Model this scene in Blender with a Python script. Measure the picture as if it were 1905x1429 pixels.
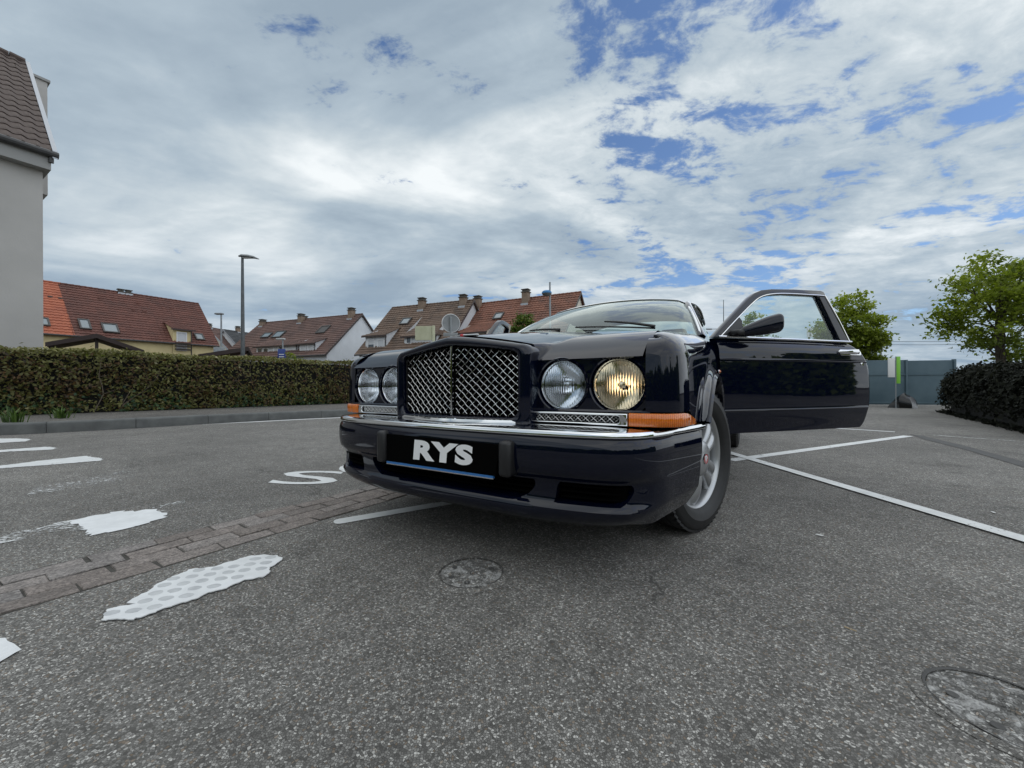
import bpy, bmesh, math, random
import numpy as np
from mathutils import Matrix, Vector

random.seed(7); rng = np.random.default_rng(7)
for o in list(bpy.data.objects): bpy.data.objects.remove(o)
SC = bpy.context.scene
COL = SC.collection

# ------------------------------------------------------------------ camera
CAM_H, FPX, CX, YH, ROLL = 0.6994, 736.44, 952.5, 717.85, -0.00413
cam = bpy.data.cameras.new('camera')
cam.sensor_width = 36.0; cam.sensor_fit = 'HORIZONTAL'
cam.lens = FPX / 1905 * 36.0
cam.shift_y = (YH - 714.5) / 1905
cam.clip_start = 0.02; cam.clip_end = 3000
cam_o = bpy.data.objects.new('camera', cam); COL.objects.link(cam_o)
cam_o.matrix_world = Matrix.Translation((0, 0, CAM_H)) @ Matrix.Rotation(math.pi/2, 4, 'X') @ Matrix.Rotation(ROLL, 4, 'Z')
SC.camera = cam_o

# ------------------------------------------------------------------ light and view
SUN_EL, SUN_AZ = math.radians(57), math.radians(108)      # azimuth measured from +Y towards +X
SC.view_settings.view_transform = 'Standard'; SC.view_settings.look = 'None'
SC.view_settings.exposure = 0.60; SC.view_settings.gamma = 1.0; SC.view_settings.use_curve_mapping = False
SC.render.film_transparent = False
try:
    SC.cycles.use_denoising = True
    SC.cycles.max_bounces = 10; SC.cycles.transparent_max_bounces = 16
    SC.cycles.sample_clamp_indirect = 6.0
except Exception: pass
sun = bpy.data.lights.new('sun', 'SUN'); sun.energy = 1.0; sun.angle = math.radians(150); sun.color = (1.0, 0.975, 0.93)
sun_o = bpy.data.objects.new('sun', sun); COL.objects.link(sun_o)
sdir = Vector((math.sin(SUN_AZ)*math.cos(SUN_EL), math.cos(SUN_AZ)*math.cos(SUN_EL), math.sin(SUN_EL)))
sun_o.rotation_euler = (-sdir).to_track_quat('-Z', 'Y').to_euler()
sun_o.location = (4, 8, 30)

class NT:
    """small helper round a node tree"""
    def __init__(s, tree): s.t = tree; s.t.nodes.clear()
    def n(s, typ, **kw):
        nd = s.t.nodes.new(typ)
        ins = kw.pop('i', {})
        for k, v in kw.items(): setattr(nd, k, v)
        for k, v in ins.items(): s.set(nd.inputs[k], v)
        return nd
    def set(s, sock, v):
        if isinstance(v, bpy.types.NodeSocket): s.t.links.new(v, sock)
        elif isinstance(v, bpy.types.Node): s.t.links.new(v.outputs[0], sock)
        else: sock.default_value = v
    def math(s, op, a, b=None, c=None, clamp=False):
        nd = s.t.nodes.new('ShaderNodeMath'); nd.operation = op; nd.use_clamp = clamp
        for k, v in enumerate((a, b, c)):
            if v is not None: s.set(nd.inputs[k], v)
        return nd.outputs[0]
    def vmath(s, op, a, b=None, scale=None):
        nd = s.t.nodes.new('ShaderNodeVectorMath'); nd.operation = op
        s.set(nd.inputs[0], a)
        if b is not None: s.set(nd.inputs[1], b)
        if scale is not None: s.set(nd.inputs['Scale'], scale)
        return nd.outputs[0]
    def maprange(s, v, a, b, c=0.0, d=1.0, smooth=False):
        nd = s.t.nodes.new('ShaderNodeMapRange'); nd.interpolation_type = 'SMOOTHSTEP' if smooth else 'LINEAR'
        for k, x in zip(('Value', 'From Min', 'From Max', 'To Min', 'To Max'), (v, a, b, c, d)): s.set(nd.inputs[k], x)
        return nd.outputs[0]
    def noise(s, vec, scale, detail=3, rough=.5, dist=0.0, dims='3D', out=0):
        nd = s.t.nodes.new('ShaderNodeTexNoise'); nd.noise_dimensions = dims
        if vec is not None: s.set(nd.inputs['Vector'], vec)
        s.set(nd.inputs['Scale'], scale); s.set(nd.inputs['Detail'], detail); s.set(nd.inputs['Roughness'], rough); s.set(nd.inputs['Distortion'], dist)
        return nd.outputs[out]
    def mix(s, f, a, b, blend='MIX'):
        nd = s.t.nodes.new('ShaderNodeMix'); nd.data_type = 'RGBA'; nd.blend_type = blend
        s.set(nd.inputs[0], f); s.set(nd.inputs[6], a); s.set(nd.inputs[7], b)
        return nd.outputs[2]
    def ramp(s, f, stops, interp='LINEAR'):
        nd = s.t.nodes.new('ShaderNodeValToRGB'); r = nd.color_ramp; r.interpolation = interp
        while len(r.elements) > 1: r.elements.remove(r.elements[0])
        r.elements[0].position = stops[0][0]; r.elements[0].color = (*stops[0][1], 1)
        for p, c in stops[1:]:
            e = r.elements.new(p); e.color = (*c, 1)
        s.set(nd.inputs[0], f)
        return nd.outputs[0]

# sky: NISHITA sky behind a broken deck of cloud
world = bpy.data.worlds.new('World'); SC.world = world; world.use_nodes = True
W = NT(world.node_tree)
sky = W.n('ShaderNodeTexSky', sky_type='NISHITA', sun_disc=False, sun_elevation=SUN_EL, sun_rotation=SUN_AZ, altitude=200.0)
sky.air_density = 1.0; sky.dust_density = 1.0; sky.ozone_density = 2.0
tc = W.n('ShaderNodeTexCoord')
sep = W.n('ShaderNodeSeparateXYZ', i={0: tc.outputs['Generated']})
dx, dy, dz = sep.outputs
zz = W.math('ADD', W.math('MAXIMUM', dz, 0.0), 0.14)
cp = W.n('ShaderNodeCombineXYZ', i={0: W.math('DIVIDE', dx, zz), 1: W.math('DIVIDE', dy, zz), 2: 0.0}).outputs[0]
# stretch along one wind direction so that banks form streaks
mp = W.n('ShaderNodeMapping', i={'Vector': cp, 'Rotation': (0, 0, math.radians(-62)), 'Scale': (0.66, 1.0, 1.0), 'Location': (3.1, 1.7, 0)}).outputs[0]
big = W.noise(mp, 0.75, 3, .5, .5)
mid = W.noise(mp, 2.8, 8, .62, .35)
fine = W.noise(mp, 8.5, 7, .64, .3)
side = W.maprange(dx, -0.22, 0.42, 0.0, 1.0, True)                # broken to the right, closed to the left
thick = W.math('ADD', W.math('MULTIPLY', big, .24), W.math('ADD', W.math('MULTIPLY', mid, .48), W.math('MULTIPLY', fine, .35)))
thick = W.math('SUBTRACT', thick, W.math('MULTIPLY', side, .067))
low = W.maprange(dz, 0.02, 0.26, 1.0, 0.0, True)
thick = W.math('ADD', W.math('ADD', thick, .006), W.math('MULTIPLY', low, .09))
cover = W.maprange(thick, .405, .470, 0.0, 1.0, True)
soft = W.noise(mp, 1.1, 5, .5, .8)
busy = W.math('ADD', W.math('MULTIPLY', mid, .5), W.math('MULTIPLY', fine, .5))
shade = W.math('ADD', W.math('MULTIPLY', soft, W.maprange(side, 0, 1, .80, .45)), W.math('MULTIPLY', busy, W.maprange(side, 0, 1, .20, .55)))
ccol = W.ramp(shade, [(.36, (2.15, 2.7, 3.25)), (.455, (2.95, 3.55, 4.05)), (.53, (4.1, 4.6, 4.9)), (.63, (6.2, 6.5, 6.6))])
hz = W.mix(W.maprange(mid, .35, .65), (1.4, 2.05, 2.9, 1), (2.5, 3.15, 3.8, 1))
ccol = W.mix(W.math('MULTIPLY', W.maprange(dz, 0.0, .36, 1.0, 0.0, True), .70), ccol, hz)
blue = W.mix(1.0, sky.outputs[0], (.68, .78, .90, 1), 'MULTIPLY')
skyc = W.mix(W.math('MULTIPLY', cover, .97), blue, ccol)
bg = W.n('ShaderNodeBackground', i={'Color': skyc, 'Strength': 0.10})
W.n('ShaderNodeOutputWorld', i={'Surface': bg.outputs[0]})

# ------------------------------------------------------------------ geometry helpers
def ray(x, y):
    a, b = x - CX, y - YH
    ap = (a + ROLL*b) / (1 + ROLL*ROLL); bp = (b - ROLL*a) / (1 + ROLL*ROLL)
    return np.array([ap/FPX, 1.0, -bp/FPX])
def at(x, y, Y):                       # point of the place seen at (x, y) of the photograph at depth Y
    d = ray(x, y); return np.array([d[0]*Y, Y, CAM_H + d[2]*Y])
def gnd(x, y, z=0.0):
    d = ray(x, y); t = (z - CAM_H) / d[2]; return np.array([d[0]*t, t])
def at_z(x, y, z):
    d = ray(x, y); t = (z - CAM_H)/d[2]; return np.array([d[0]*t, t, z])

def mesh_from(name, verts, faces, smooth=True, sharp=None):
    me = bpy.data.meshes.new(name)
    me.from_pydata([tuple(map(float, v)) for v in verts], [], [tuple(map(int, f)) for f in faces])
    if smooth:
        me.polygons.foreach_set('use_smooth', np.ones(len(me.polygons), bool))
        if sharp: me.set_sharp_from_angle(angle=math.radians(sharp))
    me.update(); return me
def link(name, me, mat, parent=None, **props):
    o = bpy.data.objects.new(name, me); COL.objects.link(o)
    if mat is not None and me is not None and not me.materials: me.materials.append(mat)
    if parent is not None: o.parent = parent
    for k, v in props.items(): o[k] = v
    return o
def obj(name, verts, faces, mat, parent=None, smooth=True, sharp=35, **props):
    return link(name, mesh_from(name, verts, faces, smooth, sharp), mat, parent, **props)
def thing(name, label, cat, loc=(0, 0, 0), rotz=0.0, group=None):
    o = bpy.data.objects.new(name, None); COL.objects.link(o)
    o.empty_display_size = .2
    o.location = tuple(map(float, loc)); o.rotation_euler = (0, 0, rotz); o['label'] = label; o['category'] = cat
    if group: o['group'] = group
    return o
def tag(o, label, cat, group=None):
    o['label'] = label; o['category'] = cat
    if group: o['group'] = group
    return o

class MB:
    """collects shapes for one mesh"""
    def __init__(s): s.v = []; s.f = []
    def add(s, v, f):
        k = len(s.v); s.v += [tuple(map(float, p)) for p in v]; s.f += [tuple(i + k for i in q) for q in f]; return s
    def box(s, a, b, bev=0.0, M=None):
        a = np.minimum(a, b).astype(float) if False else np.array(a, float); b = np.array(b, float)
        lo, hi = np.minimum(a, b), np.maximum(a, b)
        if bev <= 0:
            v = [(x, y, z) for z in (lo[2], hi[2]) for y in (lo[1], hi[1]) for x in (lo[0], hi[0])]
            f = [(0, 2, 3, 1), (4, 5, 7, 6), (0, 1, 5, 4), (2, 6, 7, 3), (0, 4, 6, 2), (1, 3, 7, 5)]
        else:
            bm = bmesh.new(); bmesh.ops.create_cube(bm, size=1.0)
            bmesh.ops.scale(bm, vec=(hi - lo), verts=bm.verts); bmesh.ops.translate(bm, vec=(lo + hi)/2, verts=bm.verts)
            bmesh.ops.bevel(bm, geom=list(bm.edges), offset=bev, segments=2, profile=.5, affect='EDGES')
            bm.verts.index_update(); v = [tuple(q.co) for q in bm.verts]; f = [tuple(q.index for q in p.verts) for p in bm.faces]; bm.free()
        if M is not None: v = [tuple(M @ Vector(p)) for p in v]
        return s.add(v, f)
    def tube(s, pts, r, n=8, cap=True):
        pts = np.array(pts, float); m = len(pts)
        r = np.full(m, r) if np.isscalar(r) else np.array(r, float)
        T = np.gradient(pts, axis=0); T /= np.linalg.norm(T, axis=1)[:, None] + 1e-12
        up = np.array([0, 0, 1.0]) if abs(T[0][2]) < .9 else np.array([1.0, 0, 0])
        v = []; A = None
        for i in range(m):
            if A is None: A = np.cross(up, T[i])
            A = A - T[i]*(A @ T[i]); A /= np.linalg.norm(A) + 1e-12; B = np.cross(T[i], A)
            for k in range(n):
                th = 2*math.pi*k/n; v.append(pts[i] + r[i]*(A*math.cos(th) + B*math.sin(th)))
        f = [(i*n + k, i*n + (k+1) % n, (i+1)*n + (k+1) % n, (i+1)*n + k) for i in range(m-1) for k in range(n)]
        if cap: f += [tuple(range(n))[::-1], tuple((m-1)*n + k for k in range(n))]
        return s.add(v, f)
    def lathe(s, prof, n=32, M=None, cap=False):
        """profile (radius, height) turned about z"""
        v = []; f = []; m = len(prof)
        for k in range(n):
            th = 2*math.pi*k/n
            for r, z in prof: v.append((r*math.cos(th), r*math.sin(th), z))
        for k in range(n):
            k2 = (k+1) % n
            for i in range(m-1): f.append((k*m+i, k2*m+i, k2*m+i+1, k*m+i+1))
        if cap: f += [tuple(k*m for k in range(n))[::-1], tuple(k*m+m-1 for k in range(n))]
        if M is not None: v = [tuple(M @ Vector(p)) for p in v]
        return s.add(v, f)
    def grid(s, P, flip=False, cu=False, cv=False):
        P = np.array(P, float); a, b = P.shape[:2]
        f = []
        for i in range(a if cu else a-1):
            for j in range(b if cv else b-1):
                q = (i*b+j, i*b+(j+1) % b, ((i+1) % a)*b+(j+1) % b, ((i+1) % a)*b+j)
                f.append(q[::-1] if flip else q)
        return s.add(P.reshape(-1, 3), f)
    def build(s, name, mat, parent=None, smooth=True, sharp=35, **props):
        return obj(name, s.v, s.f, mat, parent, smooth, sharp, **props)
    def mesh(s, name, mat, smooth=True, sharp=35):
        me = mesh_from(name, s.v, s.f, smooth, sharp); me.materials.append(mat); return me

def pchip(x, xs, ys):
    x = np.asarray(x, float); xs = np.asarray(xs, float); ys = np.asarray(ys, float)
    h = np.diff(xs); d = np.diff(ys)/h; m = np.zeros(len(xs))
    m[0], m[-1] = d[0], d[-1]
    for i in range(1, len(xs)-1):
        if d[i-1]*d[i] > 0:
            w1, w2 = 2*h[i]+h[i-1], h[i]+2*h[i-1]; m[i] = (w1+w2)/(w1/d[i-1]+w2/d[i])
    k = np.clip(np.searchsorted(xs, x) - 1, 0, len(xs)-2); t = np.clip((x - xs[k])/h[k], 0, 1)
    return ((2*t**3-3*t**2+1)*ys[k] + (t**3-2*t**2+t)*h[k]*m[k] + (-2*t**3+3*t**2)*ys[k+1] + (t**3-t**2)*h[k]*m[k+1])
def spline(pts, n):
    """Catmull-Rom through the points, resampled evenly"""
    P = np.array(pts, float); s = np.r_[0, np.cumsum(np.linalg.norm(np.diff(P, axis=0), axis=1))]
    m = np.zeros_like(P)
    for i in range(len(P)):
        a, b = max(i-1, 0), min(i+1, len(P)-1); m[i] = (P[b]-P[a])/(s[b]-s[a])
    t = np.linspace(0, s[-1], 1500); k = np.clip(np.searchsorted(s, t)-1, 0, len(s)-2); h = (s[k+1]-s[k]); u = ((t-s[k])/h)[:, None]; h = h[:, None]
    D = (2*u**3-3*u**2+1)*P[k] + (u**3-2*u**2+u)*h*m[k] + (-2*u**3+3*u**2)*P[k+1] + (u**3-u**2)*h*m[k+1]
    L = np.r_[0, np.cumsum(np.linalg.norm(np.diff(D, axis=0), axis=1))]
    q = np.linspace(0, L[-1], n)
    return np.stack([np.interp(q, L, D[:, i]) for i in range(P.shape[1])], 1)
def sstep(x, a, b): t = np.clip((x-a)/(b-a), 0, 1); return t*t*(3-2*t)

def fill2d(outlines, depth=0.0, bevel=0.0, res=1):
    """filled flat shape (holes = inner outlines) as vertices and faces, thickness +-depth"""
    cu = bpy.data.curves.new('shape', 'CURVE'); cu.dimensions = '2D'; cu.fill_mode = 'BOTH' ; cu.extrude = depth; cu.bevel_depth = bevel; cu.bevel_resolution = res; cu.offset = -bevel
    for ol in outlines:
        sp = cu.splines.new('POLY'); sp.points.add(len(ol)-1); sp.use_cyclic_u = True
        for p, q in zip(sp.points, ol): p.co = (q[0], q[1], 0, 1)
    return curve_vf(cu)
def curve_vf(cu):
    o = bpy.data.objects.new('shape', cu); COL.objects.link(o)
    me = bpy.data.meshes.new_from_object(o.evaluated_get(bpy.context.evaluated_depsgraph_get()))
    bm = bmesh.new(); bm.from_mesh(me); bmesh.ops.remove_doubles(bm, verts=bm.verts, dist=1e-5)
    bm.verts.index_update(); v = np.array([p.co[:] for p in bm.verts]); f = [tuple(q.index for q in p.verts) for p in bm.faces]; bm.free()
    bpy.data.objects.remove(o); bpy.data.curves.remove(cu); bpy.data.meshes.remove(me)
    return v, f
def text_vf(body, depth=0.0, offset=0.0, size=1.0, spacing=1.0):
    cu = bpy.data.curves.new('text', 'FONT'); cu.body = body; cu.size = size; cu.extrude = depth; cu.offset = offset; cu.align_x = 'CENTER'; cu.align_y = 'CENTER'; cu.resolution_u = 4; cu.space_character = spacing
    return curve_vf(cu)
def rrect(x0, y0, x1, y1, r, n=5):
    out = []
    for cx, cy, a in ((x1-r, y1-r, 0), (x0+r, y1-r, 90), (x0+r, y0+r, 180), (x1-r, y0+r, 270)):
        for k in range(n+1):
            t = math.radians(a + 90*k/n); out.append((cx + r*math.cos(t), cy + r*math.sin(t)))
    return out
def circle(cx, cy, r, n=40, ry=None): return [(cx + r*math.cos(2*math.pi*k/n), cy + (ry or r)*math.sin(2*math.pi*k/n)) for k in range(n)]
def rpoly(pts, r, n=5):
    """polygon with rounded corners; r one value or one per corner"""
    P = np.array(pts, float); out = []; m = len(P)
    for i in range(m):
        rr = r if np.isscalar(r) else r[i]
        a, b, c = P[i-1], P[i], P[(i+1) % m]
        if rr <= 0: out.append(tuple(b)); continue
        p, q = b + (a-b)/np.linalg.norm(a-b)*rr, b + (c-b)/np.linalg.norm(c-b)*rr
        for k in range(n+1):
            t = k/n; out.append(tuple((1-t)**2*p + 2*t*(1-t)*b + t*t*q))
    return out

# ------------------------------------------------------------------ materials
def principled(name, col=(.5, .5, .5), rough=.5, metal=0.0, coat=0.0, spec=.5, **kw):
    m = bpy.data.materials.new(name); m.use_nodes = True; T = NT(m.node_tree)
    b = T.n('ShaderNodeBsdfPrincipled'); out = T.n('ShaderNodeOutputMaterial', i={0: b.outputs[0]})
    b.inputs['Base Color'].default_value = (*col, 1); b.inputs['Roughness'].default_value = rough; b.inputs['Metallic'].default_value = metal
    b.inputs['Coat Weight'].default_value = coat; b.inputs['Coat Roughness'].default_value = .015; b.inputs['Specular IOR Level'].default_value = spec
    for k, v in kw.items(): b.inputs[k].default_value = v
    m['_b'] = 1
    return m, T, b
def simple(*a, **k): return principled(*a, **k)[0]
def varied(name, c1, c2, scale=4.0, rough=.7, bump=0.0, bscale=None, metal=0.0, detail=5, bdist=.01):
    m, T, b = principled(name, c1, rough, metal)
    tcn = T.n('ShaderNodeTexCoord').outputs['Object']
    n1 = T.noise(tcn, scale, detail, .6)
    T.set(b.inputs['Base Color'], T.mix(T.maprange(n1, .3, .7), (*c1, 1), (*c2, 1)))
    if bump:
        bp = T.n('ShaderNodeBump', i={'Height': T.noise(tcn, bscale or scale*6, 4, .6), 'Strength': bump, 'Distance': bdist}); T.set(b.inputs['Normal'], bp.outputs[0])
    return m
M = {}
# navy paint under clear coat, a little road dust towards nothing in particular
m, T, b = principled('navy_paint', (.0013, .0029, .0115), .45, 0.0, 1.0, 0.0)
tcn = T.n('ShaderNodeTexCoord').outputs['Object']
T.set(b.inputs['Base Color'], T.mix(T.maprange(T.noise(tcn, 3.0, 6, .65), .42, .75, 0, .03), (.0013, .0029, .0115, 1), (.015, .015, .016, 1)))
T.set(b.inputs['Coat Roughness'], T.maprange(T.noise(tcn, 9.0, 5, .6), .35, .7, .008, .045))
T.set(b.inputs['Coat Normal'], T.n('ShaderNodeBump', i={'Height': T.noise(tcn, 5.0, 2, .5), 'Strength': .02, 'Distance': .02}).outputs[0])
b.inputs['Coat IOR'].default_value = 1.5; b.inputs['Coat Tint'].default_value = (.93, .96, 1, 1)
M['paint'] = m
M['chrome'] = simple('chrome', (.78, .79, .80), .07, 1.0)
M['steel_wire'] = simple('steel_wire', (.60, .60, .59), .2, 1.0)
M['black_rubber'] = varied('black_rubber', (.012, .012, .013), (.02, .02, .02), 20, .55, .15, 220, bdist=.002)
M['black'] = simple('black', (.0015, .0015, .0015), .8, spec=.04)
M['black_plastic'] = varied('black_plastic', (.010, .010, .011), (.016, .016, .017), 12, .42, .1, 300, bdist=.001)
M['gloss_black'] = simple('gloss_black', (.002, .002, .002), .25)
M['alloy_dark'] = simple('dark_alloy', (.10, .10, .10), .5, .6)  # darker alloy for the inside of the rim
M['alloy'] = simple('alloy', (.48, .49, .50), .33, .75)
M['cabin'] = varied('cabin_leather', (.035, .032, .030), (.05, .046, .042), 8, .6)
M['cream_leather'] = varied('cream_leather', (.30, .27, .22), (.36, .32, .27), 8, .5)
M['white_paint_flat'] = simple('white_print', (.85, .85, .85), .5)
M['plate_blue'] = simple('plate_blue', (.035, .16, .42), .4)
M['red_enamel'] = simple('red_enamel', (.50, .02, .028), .4)
m, T, b = principled('amber_lens', (.80, .20, .012), .12, 0, .8, .5)
tcn = T.n('ShaderNodeTexCoord').outputs['Object']
wv = T.n('ShaderNodeTexWave', wave_type='BANDS', bands_direction='X', i={'Vector': tcn, 'Scale': 60.0, 'Distortion': 0.0})
T.set(b.inputs['Base Color'], T.mix(T.maprange(wv.outputs[0], .1, .9), (.58, .125, .006, 1), (.80, .21, .012, 1)))
T.set(b.inputs['Normal'], T.n('ShaderNodeBump', i={'Height': wv.outputs[0], 'Strength': .4, 'Distance': .004}).outputs[0])
b.inputs['Subsurface Weight'].default_value = .25; b.inputs['Subsurface Radius'].default_value = (.02, .008, .002); b.inputs['Subsurface Scale'].default_value = .5
M['amber'] = m
def lens_mat(name, tint):
    m = bpy.data.materials.new(name); m.use_nodes = True; T = NT(m.node_tree)
    tcn = T.n('ShaderNodeTexCoord').outputs['Object']
    wv = T.n('ShaderNodeTexWave', wave_type='BANDS', bands_direction='X', wave_profile='SIN', i={'Vector': tcn, 'Scale': 32.0})
    bp = T.n('ShaderNodeBump', i={'Height': wv.outputs[0], 'Strength': .30, 'Distance': .004})
    g = T.n('ShaderNodeBsdfGlass', i={'Color': (*tint, 1), 'Roughness': 0.01, 'IOR': 1.42, 'Normal': bp.outputs[0]})
    T.n('ShaderNodeOutputMaterial', i={0: g.outputs[0]}); return m
M['lens'] = lens_mat('headlamp_glass', (.97, .985, 1.0)); M['lens_warm'] = lens_mat('headlamp_glass_lit', (1.0, .97, .90))  # second glass has the lit lamp's warm glow tinted in
M['reflector'] = simple('lamp_reflector', (.80, .82, .84), .11, 1.0)
M['reflector_glow'] = simple('lamp_reflector_glow', (.83, .82, .79), .10, 1.0)  # silver reflector with the bulb's warm glow mixed into its colour
def emit(name, col, st):
    m = bpy.data.materials.new(name); m.use_nodes = True; T = NT(m.node_tree)
    T.n('ShaderNodeOutputMaterial', i={0: T.n('ShaderNodeEmission', i={'Color': (*col, 1), 'Strength': st}).outputs[0]}); return m
M['bulb'] = emit('lit_bulb', (1.0, .74, .45), 2.2)
def glass_mat(name, tint, refl=1.52, opac=0.0, haze=(.10, .115, .11)):
    m = bpy.data.materials.new(name); m.use_nodes = True; T = NT(m.node_tree)
    gm = T.n('ShaderNodeNewGeometry')
    cs = T.math('ABSOLUTE', T.n('ShaderNodeVectorMath', operation='DOT_PRODUCT', i={0: gm.outputs['Normal'], 1: gm.outputs['Incoming']}).outputs['Value'])
    f0 = ((refl-1)/(refl+1))**2
    fr = T.math('ADD', T.math('MULTIPLY', T.math('POWER', T.math('SUBTRACT', 1.0, cs, clamp=True), 5.0), 1-f0), f0)
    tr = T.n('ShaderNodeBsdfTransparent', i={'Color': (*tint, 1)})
    df = T.n('ShaderNodeBsdfDiffuse', i={'Color': (*haze, 1)})  # pale diffuse veil imitating the hazy sky reflection on the windscreen
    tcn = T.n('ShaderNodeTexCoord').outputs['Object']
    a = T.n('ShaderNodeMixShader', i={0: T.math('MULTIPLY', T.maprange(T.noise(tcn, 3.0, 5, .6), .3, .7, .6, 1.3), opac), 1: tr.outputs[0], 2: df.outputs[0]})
    gl = T.n('ShaderNodeBsdfGlossy', i={'Color': (.93, 1.0, .97, 1), 'Roughness': .01})
    mx = T.n('ShaderNodeMixShader', i={0: fr, 1: a.outputs[0], 2: gl.outputs[0]})
    T.n('ShaderNodeOutputMaterial', i={0: mx.outputs[0]}); return m
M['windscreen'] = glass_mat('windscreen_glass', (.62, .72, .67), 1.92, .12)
M['side_glass'] = glass_mat('side_glass', (.90, .94, .93), 1.3, 0.0)
M['window_glass'] = simple('window_glass', (.05, .06, .07), .06, 0, 0, .9)

# ------------------------------------------------------------------ ground materials
def asphalt_mat(name, dark, light, pale, stone=185.0, speck=.075):
    m, T, b = principled(name, dark, .85, 0, 0, .35)
    geo = T.n('ShaderNodeTexCoord').outputs['Object']
    dist = T.vmath('ADD', geo, T.vmath('SCALE', T.noise(geo, 60, 2, .5, out=1), scale=.006))
    vo = T.n('ShaderNodeTexVoronoi', feature='F1', voronoi_dimensions='2D', i={'Vector': dist, 'Scale': stone, 'Randomness': 1.0})
    ve = T.n('ShaderNodeTexVoronoi', feature='DISTANCE_TO_EDGE', voronoi_dimensions='2D', i={'Vector': dist, 'Scale': stone, 'Randomness': 1.0})
    sepc = T.n('ShaderNodeSeparateColor', i={0: vo.outputs['Color']})
    r, g, bl = sepc.outputs[0], sepc.outputs[1], sepc.outputs[2]
    stonecol = T.ramp(r, [(0.0, tuple(.62*d for d in dark)), (.30, dark), (.62, tuple(.45*d+.55*l for d, l in zip(dark, light))), (.84, tuple(1.12*l for l in light)), (1-speck, tuple(.5*l*1.2+.5*p for l, p in zip(light, pale))), (1.0, tuple(min(1, 1.15*p) for p in pale))])
    warm = T.mix(T.math('MULTIPLY', T.math('GREATER_THAN', g, .93), .5), stonecol, (.24, .17, .11, 1), 'MIX')
    inn = T.maprange(ve.outputs['Distance'], .02, .16, 0, 1, True)
    col = T.mix(inn, (*[d*.74 for d in dark], 1), warm)
    patch = T.noise(geo, .55, 6, .62); fine = T.noise(geo, 7.0, 5, .6)
    pm = T.math('MULTIPLY', T.maprange(patch, .30, .70, .70, 1.26), T.maprange(fine, .3, .7, .86, 1.14))
    stain = T.maprange(T.noise(geo, 1.9, 4, .55, .6), .58, .76, 1.0, .74, True)
    col = T.mix(1.0, col, T.n('ShaderNodeCombineColor', i={0: T.math('MULTIPLY', pm, stain), 1: T.math('MULTIPLY', pm, stain), 2: T.math('MULTIPLY', pm, stain)}).outputs[0], 'MULTIPLY')
    wob = T.vmath('ADD', geo, T.vmath('SCALE', T.noise(geo, 2.2, 5, .6, out=1), scale=.55))
    cr = T.n('ShaderNodeTexVoronoi', feature='DISTANCE_TO_EDGE', voronoi_dimensions='2D', i={'Vector': wob, 'Scale': .33, 'Randomness': 1.0})
    crack = T.math('MULTIPLY', T.maprange(cr.outputs['Distance'], .0008, .0035, 1, 0, True), T.maprange(T.noise(geo, .8, 3, .5), .47, .58, 0, .55, True))
    col = T.mix(crack, col, (.03, .029, .027, 1))
    drip = T.maprange(T.noise(geo, 3.3, 2, .4), .70, .78, 0, .45, True)
    col = T.mix(drip, col, (.045, .043, .04, 1))
    T.set(b.inputs['Base Color'], col)
    T.set(b.inputs['Roughness'], T.maprange(g, 0, 1, .72, .95))
    hgt = T.math('ADD', T.math('MULTIPLY', inn, T.maprange(bl, 0, 1, .35, 1.0)), T.math('MULTIPLY', T.noise(geo, 30, 3, .6), .6))
    T.set(b.inputs['Normal'], T.n('ShaderNodeBump', i={'Height': hgt, 'Strength': .6, 'Distance': .003}).outputs[0])
    return m, T, b, geo, col
M['asphalt'], AT, AB, AGEO, ACOL = asphalt_mat('asphalt', (.140, .134, .123), (.268, .258, .240), (.50, .485, .45))
M['pavement'] = asphalt_mat('pavement_asphalt', (.10, .094, .085), (.19, .18, .165), (.28, .27, .25), 100, .06)[0]
M['fill_asphalt'] = asphalt_mat('cover_infill', (.060, .057, .053), (.155, .15, .14), (.42, .40, .37), 130, .12)[0]
M['tar'] = varied('tar_seal', (.050, .049, .047), (.072, .070, .066), 14, .7, .3, 90)
def paint_mark(name, wear=.40, soft=.10, col=(.72, .73, .72), scale=45.0, big=3.0):
    """thermoplastic road paint, worn through to the asphalt in patches"""
    m = bpy.data.materials.new(name); m.use_nodes = True; T = NT(m.node_tree)
    geo = T.n('ShaderNodeTexCoord').outputs['Object']
    f = T.math('ADD', T.math('MULTIPLY', T.noise(geo, scale, 5, .7), .55), T.math('MULTIPLY', T.noise(geo, big, 4, .6), .45))
    keep = T.maprange(f, wear - soft, wear + soft, 0, 1, True)
    c = T.mix(T.maprange(T.noise(geo, 9, 5, .65), .3, .75), (*col, 1), (*[x*.78 for x in col], 1))
    d = T.n('ShaderNodeBsdfPrincipled', i={'Base Color': c, 'Roughness': .65, 'Normal': T.n('ShaderNodeBump', i={'Height': T.noise(geo, 120, 3, .6), 'Strength': .4, 'Distance': .002}).outputs[0]})
    mx = T.n('ShaderNodeMixShader', i={0: keep, 1: T.n('ShaderNodeBsdfTransparent').outputs[0], 2: d.outputs[0]})
    T.n('ShaderNodeOutputMaterial', i={0: mx.outputs[0]}); return m
M['mark'] = paint_mark('road_paint', .385, .045, scale=70.0)
M['mark_worn'] = paint_mark('road_paint_worn', .50, .05)
M['mark_very_worn'] = paint_mark('road_paint_very_worn', .555, .045)
M['mark_solid'] = paint_mark('road_paint_thick', .325, .04, (.78, .79, .79), 75.0, 5.0)
M['kerb'] = varied('kerb_concrete', (.085, .088, .086), (.14, .145, .14), 5, .85, .5, 60)
M['paver'] = varied('brick_paver', (.168, .140, .124), (.225, .190, .168), 9, .9, .6, 110)
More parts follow.
